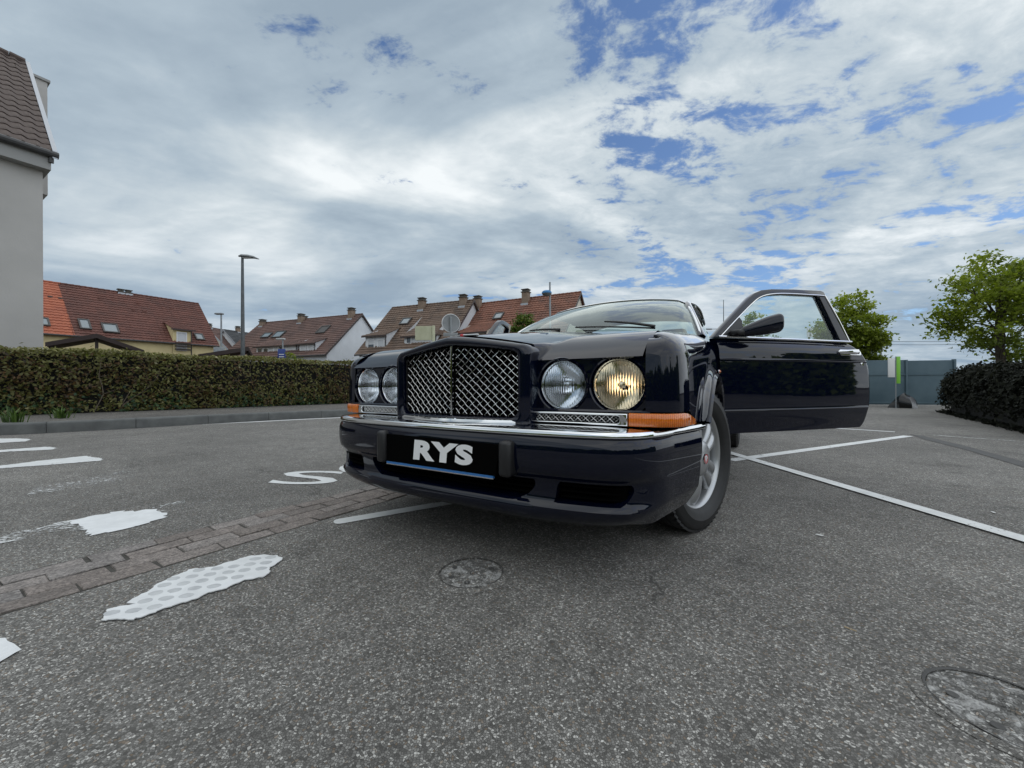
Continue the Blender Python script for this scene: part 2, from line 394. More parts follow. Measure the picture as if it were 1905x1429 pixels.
def brick_mat():
    m, T, b = principled('brick_paver', (.17, .14, .12), .92)
    oi = T.n('ShaderNodeObjectInfo'); tcn = T.n('ShaderNodeTexCoord').outputs['Object']
    off = T.vmath('ADD', tcn, oi.outputs['Location'])
    base = T.ramp(oi.outputs['Random'], [(0, (.160, .138, .124)), (.35, (.205, .176, .158)), (.7, (.235, .210, .194)), (1, (.195, .180, .170))])
    vo = T.n('ShaderNodeTexVoronoi', feature='F1', voronoi_dimensions='2D', i={'Vector': off, 'Scale': 190.0})
    g_ = T.maprange(T.n('ShaderNodeSeparateColor', i={0: vo.outputs['Color']}).outputs[0], 0, 1, .60, 1.45)
    s_ = T.maprange(T.noise(off, 14, 5, .65), .3, .7, .75, 1.2)
    k_ = T.math('MULTIPLY', g_, s_)
    T.set(b.inputs['Base Color'], T.mix(1.0, base, T.n('ShaderNodeCombineColor', i={0: k_, 1: k_, 2: k_}).outputs[0], 'MULTIPLY'))
    T.set(b.inputs['Normal'], T.n('ShaderNodeBump', i={'Height': T.math('ADD', T.noise(off, 150, 4, .6), g_), 'Strength': .55, 'Distance': .003}).outputs[0])
    return m
M['paver'] = brick_mat()
M['joint'] = varied('mossy_joint', (.040, .037, .032), (.075, .070, .060), 30, .95, .4, 120)
M['soil'] = varied('soil', (.030, .024, .017), (.055, .045, .030), 6, .95, .6, 40)

def leafmat(name, stops, rough=.5, trans=.25):
    m = bpy.data.materials.new(name); m.use_nodes = True; T = NT(m.node_tree)
    a = T.n('ShaderNodeAttribute', attribute_name='tone')
    c = T.ramp(a.outputs['Fac'], stops)
    b = T.n('ShaderNodeBsdfPrincipled', i={'Base Color': c, 'Roughness': rough, 'Specular IOR Level': .35})
    t = T.n('ShaderNodeBsdfTranslucent', i={'Color': T.mix(1.0, c, (1.0, 1.1, .5, 1), 'MULTIPLY')})
    mx = T.n('ShaderNodeMixShader', i={0: trans, 1: b.outputs[0], 2: t.outputs[0]})
    T.n('ShaderNodeOutputMaterial', i={0: mx.outputs[0]}); return m
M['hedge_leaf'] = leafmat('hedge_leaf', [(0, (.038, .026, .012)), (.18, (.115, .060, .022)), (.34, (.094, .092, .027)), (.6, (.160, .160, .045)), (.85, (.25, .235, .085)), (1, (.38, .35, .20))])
M['ivy_leaf'] = leafmat('ivy_leaf', [(0, (.012, .028, .012)), (.5, (.025, .06, .022)), (1, (.055, .105, .035))])
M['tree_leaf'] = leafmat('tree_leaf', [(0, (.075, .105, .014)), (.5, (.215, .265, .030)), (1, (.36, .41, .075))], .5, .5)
M['dark_leaf'] = leafmat('dark_hedge_leaf', [(0, (.005, .007, .004)), (.6, (.010, .012, .006)), (1, (.020, .022, .010))], .9, .1)
M['conifer_leaf'] = leafmat('conifer_leaf', [(0, (.030, .055, .010)), (.5, (.100, .150, .022)), (1, (.19, .25, .045))])
M['grass_leaf'] = leafmat('weed_leaf', [(0, (.03, .055, .012)), (.6, (.06, .11, .02)), (1, (.11, .17, .04))])
M['bark'] = varied('bark', (.035, .028, .020), (.075, .06, .045), 14, .9, .6, 60)
M['twig'] = varied('twig', (.09, .07, .05), (.16, .13, .095), 14, .9)
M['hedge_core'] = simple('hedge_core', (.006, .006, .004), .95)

def render_wall(name, c, var=.12, scale=1.2):
    return varied(name, c, tuple(x*(1-var) for x in c), scale, .9, .25, 30)
M['cream_wall'] = render_wall('cream_render', (.66, .55, .30))
M['white_wall'] = render_wall('white_render', (.70, .72, .74))
M['pale_wall'] = render_wall('pale_render', (.70, .66, .56))
M['grey_wall'] = render_wall('grey_render', (.48, .465, .44), .20, .45)
M['soffit'] = simple('soffit_paint', (.30, .30, .29), .7)
M['gutter'] = varied('zinc_gutter', (.035, .035, .036), (.06, .06, .06), 6, .45)
M['verge'] = simple('verge_board', (.05, .035, .032), .6)
M['verge_zinc'] = simple('zinc_verge', (.42, .44, .47), .45, .3)
M['frame_white'] = simple('white_frame', (.72, .73, .74), .5)
M['frame_dark'] = simple('dark_frame', (.05, .045, .042), .5)
M['shutter'] = simple('roller_shutter', (.62, .64, .66), .6)
M['sky_pane'] = simple('roof_window_pane', (.16, .20, .22), .05, 0, .0, 1.0)
M['chimney'] = varied('chimney_render', (.20, .145, .105), (.27, .205, .155), 3, .9)
M['chimney_cap'] = varied('chimney_cap', (.07, .065, .055), (.12, .11, .095), 6, .9)
M['timber'] = simple('dark_timber', (.035, .025, .02), .7)
def tiles_mat(name, c1, c2, c3):
    m, T, b = principled(name, c1, .8)
    geo = T.n('ShaderNodeTexCoord').outputs['UV']
    br = T.n('ShaderNodeTexVoronoi', feature='F1', voronoi_dimensions='2D', i={'Vector': geo, 'Scale': 1.0, 'Randomness': 0.0})
    sc_ = T.n('ShaderNodeSeparateColor', i={0: br.outputs['Color']})
    c = T.mix(sc_.outputs[0], (*c1, 1), (*c2, 1))
    ob = T.n('ShaderNodeTexCoord').outputs['Object']
    c = T.mix(T.maprange(T.noise(ob, .9, 5, .65), .45, .72), c, (*c3, 1))
    T.set(b.inputs['Base Color'], c)
    return m
M['tile_brown'] = tiles_mat('brown_roof_tile', (.135, .088, .062), (.185, .125, .090), (.085, .062, .050))
M['tile_red'] = tiles_mat('red_roof_tile', (.190, .078, .048), (.245, .105, .068), (.115, .060, .045))
M['tile_maroon'] = tiles_mat('maroon_roof_tile', (.118, .046, .034), (.155, .062, .046), (.085, .040, .032))
M['tile_orange'] = tiles_mat('orange_roof_tile', (.36, .105, .055), (.42, .135, .072), (.29, .09, .055))
M['tile_mauve'] = tiles_mat('mauve_roof_tile', (.125, .073, .060), (.17, .100, .082), (.085, .055, .050))
M['tile_dark'] = varied('dark_concrete_tile', (.066, .047, .040), (.115, .085, .072), 5, .75, .3, 40)
M['tile_slate'] = tiles_mat('slate_roof_tile', (.055, .058, .062), (.075, .078, .082), (.04, .042, .045))
M['galv'] = varied('galvanised_steel', (.23, .25, .26), (.32, .335, .345), 9, .5, metal=.4)
M['galv_dark'] = varied('weathered_lamp_post', (.085, .095, .10), (.14, .15, .155), 7, .55, metal=.3)
M['lamp_head'] = simple('lamp_housing', (.20, .21, .215), .45)
M['lamp_bowl'] = simple('lamp_bowl', (.45, .45, .44), .3)
M['sign_back'] = varied('sign_back', (.22, .23, .235), (.28, .29, .295), 6, .5, metal=.2)
M['sign_rim'] = simple('sign_rim', (.62, .63, .63), .5)
M['board_back'] = varied('mossy_board', (.42, .42, .28), (.52, .52, .37), 5, .7)
M['sign_blue'] = simple('blue_sign', (.03, .06, .25), .4)
M['blue_cap'] = simple('blue_lamp_cap', (.04, .22, .48), .35)
M['fence_blue'] = varied('blue_grey_panel', (.055, .098, .122), (.10, .152, .180), 1.1, .6)
M['lime'] = simple('lime_panel', (.22, .55, .05), .5)
M['paper'] = simple('white_paper', (.75, .75, .73), .8)
M['silver_paint'] = principled('silver_paint', (.36, .37, .42), .3, .6, 1.0)[0]

# ------------------------------------------------------------------ ground, kerb, pavement, markings
def flat(name, pts, z, mat, parent=None, **props):
    return obj(name, [(p[0], p[1], z) for p in pts], [tuple(range(len(pts)))], mat, parent, smooth=False, **props)
def sheet(name, x0, y0, x1, y1, z, mat, **props):
    return flat(name, [(x0, y0), (x1, y0), (x1, y1), (x0, y1)], z, mat, **props)
sheet('ground', -900, -900, 900, 1400, -.012, M['soil'], kind='structure')
sheet('road', -70, -40, 70, 75, 0.0, M['asphalt'], kind='structure')

PAV = .165
kerb_line = spline([gnd(-700, 812), gnd(-120, 812), gnd(0, 810), gnd(90, 806), gnd(270, 796), gnd(400, 788), gnd(550, 780), gnd(650, 775.5), gnd(760, 771), gnd(900, 766)], 400)
hedge_a, hedge_b = np.array([-9.8, 7.55]), np.array([-5.2, 12.55])
hdir = (hedge_b-hedge_a)/np.linalg.norm(hedge_b-hedge_a); hnor = np.array([hdir[1], -hdir[0]])   # towards the road
# pavement between the kerb and the hedge, as a strip
inner = np.array([p + np.array([-.62, .78])*.0 for p in kerb_line])
back = []
for p in kerb_line:
    q = hedge_a + hdir*np.dot(p-hedge_a, hdir); back.append(q - hnor*1.6)
back = np.array(back)
tan = np.gradient(kerb_line, axis=0); tan /= np.linalg.norm(tan, axis=1)[:, None]; nor = np.stack([-tan[:, 1], tan[:, 0]], 1)   # away from the road
b = MB(); P = np.zeros((400, 2, 3)); P[:, 0, :2] = kerb_line + nor*.10; P[:, 1, :2] = back; P[:, :, 2] = PAV - .006
b.grid(P[::4], flip=False); pv = b.build('pavement', M['pavement'], smooth=False, kind='structure')
gb = MB(); gb.box((-48, 6, -.2), (-9, 60, 0.03)); 
sheet('garden_ground', -60, 14, 3.5, 62, .012, M['soil'], kind='structure')
# kerb stones, one metre each with recessed joints
kerb = bpy.data.objects.new('kerb', None); COL.objects.link(kerb); kerb['kind'] = 'structure'
L = np.r_[0, np.cumsum(np.linalg.norm(np.diff(kerb_line, axis=0), axis=1))]
i0 = np.interp(gnd(88, 806)[0], kerb_line[:, 0], L)
s0 = i0 - math.floor(i0/1.0)*1.0
prof = [(0.0, -.03), (-.012, .135), (-.006, .155), (.008, .168), (.03, .172), (.15, .172), (.15, -.03)]
s = s0
while s + 1.0 < L[-1]:
    ss = np.linspace(s+.0035, s+.9965, 7)
    pc = np.stack([np.interp(ss, L, kerb_line[:, 0]), np.interp(ss, L, kerb_line[:, 1])], 1); nn = np.stack([np.interp(ss, L, nor[:, 0]), np.interp(ss, L, nor[:, 1])], 1)
    jz = rng.normal(0, .0025); jd = rng.normal(0, .003)
    P = np.zeros((7, len(prof), 3))
    for j, (d, z) in enumerate(prof):
        P[:, j, :2] = pc + nn*(d + .012 + jd); P[:, j, 2] = z + jz
    b = MB(); b.grid(P); k = len(prof)
    b.f += [tuple(range(k))[::-1], tuple(6*k + q for q in range(k))]
    if pc[:, 1].min() > -1: b.build('kerb_stone', M['kerb'], kerb, sharp=50)
    s += 1.0
# white line along the kerb
lw = [p for p in kerb_line if -5.85 < p[0] < -1.5]
lw = np.array(lw); tn = np.gradient(lw, axis=0); tn /= np.linalg.norm(tn, axis=1)[:, None]; nn = np.stack([tn[:, 1], -tn[:, 0]], 1)
wid = np.clip(np.linspace(0.0, 6, len(lw)), .15, 1)
P = np.zeros((len(lw), 2, 3)); P[:, 0, :2] = lw + nn*.10; P[:, 1, :2] = lw + nn*(.10 + .17*wid[:, None]); P[:, :, 2] = .004
b = MB(); b.grid(P, flip=True); tag(b.build('road_marking', M['mark'], smooth=False), 'white edge line painted on the road along the kerb', 'road marking')

def mark(label, pts, mat='mark', z=.004, px=True, group=None):
    q = [gnd(*p) if px else p for p in pts]; q2 = []
    for i in range(len(q)):
        a, c = np.array(q[i]), np.array(q[(i+1) % len(q)]); k = max(1, int(np.linalg.norm(c-a)/.02))
        for u in range(k): q2.append(a+(c-a)*u/k + rng.normal(0, .009, 2))
    v, f = fill2d([q2])
    return tag(obj('road_marking', [(p[0], p[1], z) for p in v], f, M[mat], smooth=False), label, 'road marking', group)
    return tag(flat('road_marking', q, z, M[mat]), label, 'road marking', group)
def stripe(label, a, b_, w, mat='mark', z=.004, n=12, round_=0.0, group=None):
    a, b_ = np.array(a, float), np.array(b_, float); d = (b_-a)/np.linalg.norm(b_-a); q = np.array([-d[1], d[0]])*w/2
    pts = []
    for k in range(n+1): pts.append(a+(b_-a)*k/n - q)
    for k in range(n+1): pts.append(b_+(a-b_)*k/n + q)
    if round_:
        cap = [a + q*math.cos(t) - d*math.sin(t)*w*.35 for t in np.linspace(0, math.pi, 7)][1:-1]; pts += cap
    return tag(flat('road_marking', pts, z, M[mat]), label, 'road marking', group)
# bay lines
stripe('white bay line running from the front tyre out past the open door', gnd(1358, 857), gnd(1690, 811.5), .105)
stripe('long white bay line crossing to the right edge of the photo', (2.17, 6.2), (2.36, -1.2), .095, z=.008)
stripe('short white bay line ending under the front bumper', gnd(632, 971), gnd(632, 971) + (gnd(835, 936)-gnd(632, 971))*4.5, .085, round_=1)
stripe('thin white line on the asphalt beneath the rear of the open door', gnd(1535, 796), gnd(1665, 804), .09)
stripe('faint white line beyond the tar seam by the dark hedge', gnd(1735, 810), gnd(1960, 826), .05, 'mark_worn')
# tar seam
tag(flat('tar_seam', [gnd(1692, 808), gnd(1720, 812), gnd(1800, 831), gnd(1950, 872), gnd(2300, 985), gnd(2290, 1000), gnd(1950, 884), (gnd(1800, 838)), gnd(1720, 818)], .0035, M['tar']), 'dark tar seam across the asphalt towards the dark hedge', 'road seam')
# zebra crossing bars at the left, in several states of wear
zg = 'worn crossing bars at the left of the road'
mark('crossing bar nearest the kerb, short and solid white', [(-140, 822), (0, 824.5), (50, 821.5), (57, 818), (38, 816), (-140, 818)], 'mark', group=zg)
mark('thin crossing bar second from the kerb', [(-200, 842), (0, 841.5), (98, 837), (106, 834), (88, 831.5), (0, 838), (-200, 838)], 'mark', group=zg)
mark('crossing bar third from the kerb with a torn right end', [(-200, 880), (0, 872), (100, 865), (190, 857.5), (186, 853), (158, 849), (100, 855), (0, 867), (-200, 876)], 'mark', group=zg)
mark('nearly worn away crossing bar fourth from the kerb', [(55, 920), (150, 909), (275, 888), (272, 879), (230, 877), (150, 895), (60, 908)], 'mark_very_worn', group=zg)
mark('broad block of white paint beside the brick band', [(172, 997), (240, 985), (313, 961), (290, 949), (215, 953), (135, 969)], 'mark_solid', group=zg)
mark('ragged paint streak left of the broad white block', [(-60, 1026), (0, 1012), (120, 985), (172, 992), (130, 969), (60, 984), (0, 999), (-60, 1013)], 'mark_worn', .0035, group=zg)
mark('ragged paint streak right of the broad white block', [(290, 958), (350, 944), (430, 922), (418, 916), (350, 930), (280, 946)], 'mark_very_worn', .0035, group=zg)

# letters on the road
def letter(body, ref, label, mirror=False):
    v, f = text_vf(body, 0, .002, 1.0)
    lo, hi = v.min(0), v.max(0); v = (v - (lo+hi)/2)/(hi-lo + 1e-9)        # -.5 .. .5
    l, r, t, bt = [gnd(*p) for p in ref]; c = (l+r)/2; ux = (r-l); uy = (t-bt)
    uy = uy - ux*np.dot(uy, ux)/np.dot(ux, ux)*.55
    q = [(*(c + ux*p[0] + uy*p[1]), .004) for p in v]
    return tag(obj('road_letter', q, f, M['mark'], smooth=False), label, 'road letter')
letter('S', [(517, 888), (635, 889), (592, 877), (585, 902)], 'white letter S painted on the road left of the bumper')
letter('C', [(633, 869), (752, 868), (708, 856), (700, 882)], 'white letter C mostly hidden behind the left end of the bumper')

# brick band
band = bpy.data.objects.new('brick_band', None); COL.objects.link(band); band['kind'] = 'structure'
bd = np.array([.562, .827]); bd /= np.linalg.norm(bd); bn = np.array([bd[1], -bd[0]])
o0 = np.array([-1.884, 1.454]); bw, bl = .0965, .212
base_me = []
for k in range(5):
    bb = MB(); r1 = rng.normal(0, .002, 4)
    bb.box((-.5, -.5, -.03), (.5, .5, .0)); base_me.append(bb)
brick_meshes = []
for k in range(6):
    bm = bmesh.new(); bmesh.ops.create_cube(bm, size=1.0)
    bmesh.ops.scale(bm, vec=(bl-.005, bw-.006, .05), verts=bm.verts); bmesh.ops.translate(bm, vec=(0, 0, -.0245), verts=bm.verts)
    bmesh.ops.bevel(bm, geom=[e for e in bm.edges if e.verts[0].co.z > 0 and e.verts[1].co.z > 0], offset=.003, segments=1, affect='EDGES')
    for v in bm.verts: v.co += Vector(rng.normal(0, .0022, 3)*np.array([1, 1, .6]))
    me = bpy.data.meshes.new('brick'); bm.to_mesh(me); bm.free(); me.materials.append(M['paver']); brick_meshes.append(me)
ang = math.atan2(bd[1], bd[0])
nb = 0
for row in range(4):
    off = [0.0, .10, .035, .15][row]
    for k in range(-9, 18):
        p = o0 + bd*(k*bl + off + bl/2 + rng.normal(0, .003)) + bn*(row*bw + bw/2 + .003)
        br = link('brick', brick_meshes[int(rng.integers(6))], None, band)
        br.location = (p[0], p[1], .0042 + np.clip(rng.normal(0, .0008), -.0012, .0015)); br.rotation_euler = (np.clip(rng.normal(0, .008), -.014, .014), np.clip(rng.normal(0, .006), -.01, .01), ang + rng.normal(0, .008)); nb += 1
flat('joint_sand', [o0 - bd*2 - bn*.004, o0 + bd*3.8 - bn*.004, o0 + bd*3.8 + bn*.392, o0 - bd*2 + bn*.392], .0007, M['joint'], band)

# thick white patch with grey studs
outline = [(187, 1158), (192, 1148), (205, 1135), (248, 1128), (238, 1124), (262, 1109), (275, 1104), (290, 1090), (322, 1076), (352, 1063), (402, 1056), (432, 1047), (462, 1037), (490, 1035), (515, 1036), (526, 1041), (520, 1048), (499, 1059), (503, 1067), (488, 1076), (455, 1082), (420, 1098), (385, 1106), (365, 1117), (340, 1124), (315, 1132), (275, 1146), (245, 1157), (215, 1156)]
pts = [gnd(*p) for p in outline]
dense = []
for i in range(len(pts)):
    a, c = pts[i], pts[(i+1) % len(pts)]
    for k in range(4): dense.append(a + (c-a)*k/4 + rng.normal(0, .0028, 2))
v, f = fill2d([dense], .0015)
wp = tag(obj('paint_patch', [(p[0], p[1], p[2] + .0055) for p in v], f, M['mark_solid'], smooth=False), 'thick ragged white paint patch with grey round studs', 'road marking')
M['stud'] = varied('grey_stud', (.42, .43, .44), (.56, .57, .57), 30, .7)
stv = []
for (x, y) in [(208, 1144), (248, 1140), (288, 1133), (270, 1122), (309, 1117), (347, 1112), (290, 1107), (325, 1102), (362, 1098), (398, 1094), (306, 1092), (342, 1089), (376, 1084), (411, 1080), (442, 1077), (323, 1080), (357, 1076), (391, 1072), (425, 1068), (455, 1064), (486, 1061), (370, 1064), (404, 1061), (435, 1057), (465, 1053), (495, 1050), (475, 1043), (504, 1040)]:
    c = gnd(x, y); b = MB(); n = 12; r = .0175
    b.lathe([(r*1.25, 0), (r, .0012), (.0001, .0016)], 12); b.v = [(p[0]*rng.uniform(.9, 1.1)+c[0], p[1]*.75*rng.uniform(.9, 1.1)+c[1], p[2]+.0072) for p in b.v]
    b.build('stud', M['stud'], wp)
pts = [gnd(*p) for p in [(-160, 1250), (-60, 1205), (-10, 1190), (10, 1189), (14, 1195), (26, 1200), (40, 1211), (28, 1217), (10, 1228), (-20, 1245), (-80, 1275)]]
tag(flat('road_marking', pts, .004, M['mark_solid']), 'end of a white paint patch at the left edge of the photo', 'road marking')

# valve covers filled with asphalt
def crust_mat():
    m, T, b, geo, col = asphalt_mat('cover_crust', (.125, .121, .113), (.24, .235, .222), (.45, .44, .41), 150, .08)
    pal = T.maprange(T.noise(geo, 26, 6, .72, .8), .47, .64, 0, .8, True)
    T.set(b.inputs['Base Color'], T.mix(pal, col, (.46, .455, .44, 1))); return m
M['crust'] = crust_mat()
def cover(c, r, label, ring_w, gap=.008):
    t = thing('valve_cover', label, 'utility cover', (c[0], c[1], 0))
    b = MB(); b.lathe([(r+ring_w+.02, .0015), (r+ring_w, .006), (r+ring_w*.3, .0055), (r+.002, -.006)], 64); b.build('collar', M['asphalt'], t)
    b = MB(); b.lathe([(r+.001, -.010), (r-.008, -.009)], 64)
    b = MB(); P = np.zeros((64, 2, 3))
    for i in range(64):
        a = 2*math.pi*i/64; ro = r+.0015+.0012*math.sin(3*a+1)+.001*math.sin(7*a); P[i, 0] = (ro*math.cos(a), ro*math.sin(a), .0064); P[i, 1] = ((r-.001)*math.cos(a), (r-.0005)*math.sin(a) - gap*max(0, math.sin(a+.3)), .0064)
    b.grid(P, cu=True); b.build('gap', M['tar'], t)
    # infill with small bumps and a ridge of paler crust
    n, k = 64, 14; P = np.zeros((n, k, 3))
    for i in range(n):
        for j in range(k):
            rr = (r-.005)*j/(k-1); a = 2*math.pi*i/n
            P[i, j] = (rr*math.cos(a), rr*math.sin(a), .004 + .004*math.sin(9*a+rr*60)*(j > 0)*.4 + rng.normal(0, .0012)*(0 < j < k-1) - .002*(rr/r)**2)
    P[:, 0, 2] = .004
    b = MB(); b.grid(P, cu=True); b.build('infill', M['crust'], t)
    for a in (20, 150, 265, 210):
        b = MB(); b.lathe([(.011, .0058), (.008, .0064), (.004, .0052), (.0001, .0050)], 14); b.v = [(p[0]+r*.66*math.cos(math.radians(a)), p[1]+r*.66*math.sin(math.radians(a)), p[2]) for p in b.v]; b.build('key_hole', M['tar'], t)
    return t
cover((-.155, 1.478), .118, 'round asphalt filled valve cover in front of the car', .010, .0035)
cover((1.055, .845), .125, 'round asphalt filled valve cover cut by the lower right corner', .012)

# crumbs: paper scraps, straws
def scrap(x, y, label, cat, mat, pts, z=.006, on=0.0):
    c = gnd(x, y, on); v, f = fill2d([pts], .001)
    a = rng.uniform(0, 6.28); R_ = np.array([[math.cos(a), -math.sin(a)], [math.sin(a), math.cos(a)]])
    q = [(*(c + R_ @ p[:2]), on + z + p[2] + .25*abs(p[0])*abs(p[1])*20) for p in v]
    return tag(obj('scrap', q, f, mat, smooth=False), label, cat)
scrap(275, 757, 'crumpled white paper scrap at the foot of the hedge', 'litter', M['paper'], [(-.09, -.03), (.02, -.05), (.10, -.01), (.06, .04), (-.05, .04)], .012, PAV)
scrap(1525, 998, 'small white scrap on the asphalt in front of the long bay line', 'litter', M['paper'], [(-.014, -.006), (.012, -.008), (.016, .004), (-.008, .007)])
scrap(1848, 955, 'tiny white scrap beyond the long bay line', 'litter', M['paper'], [(-.014, -.005), (.012, -.006), (.014, .004), (-.008, .005)])
M['straw'] = simple('dry_straw', (.40, .30, .17), .8)
scrap(1582, 1174, 'dry straw lying on the asphalt near the right', 'plant debris', M['straw'], [(-.014, -.0012), (.014, -.0008), (.014, .001), (-.014, .0014)])

# ------------------------------------------------------------------ vegetation
def leaves(name, cen, size, mat, parent=None, nor=None, aspect=.5, droop=.3, tone=None, spread=1.0, **props):
    """one mesh of many small four-cornered leaves, each with its own tone"""
    n = len(cen); cen = np.asarray(cen, float)
    d = rng.normal(0, 1, (n, 3))
    if nor is not None: d = d*spread + np.asarray(nor)*1.0
    d /= np.linalg.norm(d, axis=1)[:, None]
    t = rng.normal(0, 1, (n, 3)); t[:, 2] -= droop
    t -= d*(t*d).sum(1)[:, None]; t /= np.linalg.norm(t, axis=1)[:, None]
    s = np.cross(d, t); sz = (size*rng.uniform(.6, 1.35, n))[:, None] if np.isscalar(size) else (size*rng.uniform(.7, 1.3, n))[:, None]
    fold = d*sz*.12
    v = np.empty((n, 4, 3)); v[:, 0] = cen - t*sz*.5; v[:, 1] = cen + s*sz*aspect*.5 + fold; v[:, 2] = cen + t*sz*.5; v[:, 3] = cen - s*sz*aspect*.5 + fold
    me = bpy.data.meshes.new(name); me.vertices.add(4*n); me.vertices.foreach_set('co', v.ravel())
    me.loops.add(4*n); me.loops.foreach_set('vertex_index', np.arange(4*n, dtype=np.int32))
    me.polygons.add(n); me.polygons.foreach_set('loop_start', np.arange(0, 4*n, 4, dtype=np.int32)); me.polygons.foreach_set('loop_total', np.full(n, 4, np.int32))
    me.update(); me.validate()
    a = me.attributes.new('tone', 'FLOAT', 'FACE')
    tv = rng.uniform(0, 1, n) if tone is None else np.clip(tone, 0, 1)
    a.data.foreach_set('value', tv.astype(np.float32))
    return link(name, me, mat, parent, **props)
def fbm(p, scale, seed=0):
    from mathutils import noise as mn
    return np.array([mn.fractal(Vector((q[0]*scale + seed, q[1]*scale, q[2]*scale)), 1.0, 2.0, 3) for q in p])

# clipped hedge behind the pavement
def hedge(name, label, a, b_, thick, h, z0, nleaf, leaf, size, branch=True, ext0=0, ext1=0, base_leaf=None, top_wave=.05):
    a, b_ = np.array(a, float), np.array(b_, float); d = (b_-a)/np.linalg.norm(b_-a); n = np.array([d[1], -d[0]])
    A = a - d*ext0; Ln = np.linalg.norm(b_-a) + ext0 + ext1
    t = thing(name, label, 'hedge', (A[0], A[1], z0), math.atan2(d[1], d[0]))
    # local: x along, y to the back (+), front face at y=0
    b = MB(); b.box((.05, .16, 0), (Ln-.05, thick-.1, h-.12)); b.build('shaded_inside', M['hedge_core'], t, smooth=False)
    nf = int(nleaf*.62); nt = int(nleaf*.30); nb_ = nleaf-nf-nt
    x = rng.uniform(0, Ln, nleaf); z = rng.uniform(0.02, h, nleaf); y = np.abs(rng.normal(0, .07, nleaf)); N_ = np.zeros((nleaf, 3)); N_[:, 1] = -1.1; N_[:, 2] = .5
    sl = slice(nf, nf+nt); y[sl] = rng.uniform(0, thick, nt); z[sl] = h - np.abs(rng.normal(0, .05, nt)); N_[sl] = (0, -.2, 1.2)
    sl = slice(nf+nt, nleaf); y[sl] = thick - np.abs(rng.normal(0, .06, nb_)); N_[sl] = (0, 1, .4)
    p = np.stack([x, y, z], 1)
    w = fbm(p, 1.3, 3.0); w2 = fbm(p, 4.5, 9.0)
    front = np.arange(nleaf) < nf
    p[front, 1] += .15*w[front] + .10*w2[front] - .02
    p[:, 2] += np.where(front, 0, 1)*(.03*w) + top_wave*.5*np.sin(x*2.2)*(z > h*.8)
    rr = rng.random(nleaf)
    gap = front & (w2 > .30) & (rr < .55)               # holes that show the dark inside
    sprig = rng.random(nleaf) < .012; p[sprig & ~front, 2] += rng.uniform(.02, .12, (sprig & ~front).sum())
    bare = front & (np.abs(x - (Ln*.5)) < 2.0) & (z > h*.45) & (rr < .55)
    keep = ~(gap | bare)
    w3 = fbm(p*np.array([1, .3, 1]), .55, 31.0)
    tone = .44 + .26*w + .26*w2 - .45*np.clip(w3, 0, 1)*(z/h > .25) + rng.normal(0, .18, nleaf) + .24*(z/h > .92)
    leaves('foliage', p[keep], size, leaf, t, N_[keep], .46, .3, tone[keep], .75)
    if base_leaf is not None:
        k = 2600; pb = np.stack([rng.uniform(0, Ln, k), rng.normal(.0, .05, k), np.abs(rng.normal(0, .2, k))], 1); pb[:, 2] = np.minimum(pb[:, 2], .6)
        kk = fbm(pb, .9, 20) > -.12
        leaves('ivy', pb[kk], .065, base_leaf, t, np.tile((0, -1, .5), (kk.sum(), 1)), .8, .3, None, .7)
    if branch:
        b = MB()
        for k in range(46):
            x0 = rng.uniform(.3, Ln-.3) if k > 20 else rng.uniform(Ln*.38, Ln*.68); p0 = np.array([x0, rng.uniform(.05, .25), .02]); q = p0.copy(); pts = [q.copy()]; dr = np.array([rng.normal(0, .35), -.05, 1.0])
            for s_ in range(6):
                dr += rng.normal(0, .22, 3)*np.array([1, .35, .3]); q = q + dr/np.linalg.norm(dr)*h*.15; q[1] = max(q[1], .0); pts.append(q.copy())
            b.tube(pts, np.linspace(.011, .004, 7), 5)
            for s_ in range(2, 6):
                if rng.random() < .7:
                    q = pts[s_]; e = q + np.array([rng.normal(0, .16), rng.normal(-.03, .04), rng.uniform(.02, .18)]); b.tube([q, (q+e)/2 + rng.normal(0, .015, 3), e], [.005, .004, .002], 4)
        b.build('branch', M['twig'], t, kind='stuff')
    return t
H1 = hedge('clipped_hedge', 'long clipped green and reddish hedge behind the kerb', hedge_a, hedge_b, .85, 1.34, PAV, 46000, M['hedge_leaf'], .082, True, 5.0, 9.0, M['ivy_leaf'])
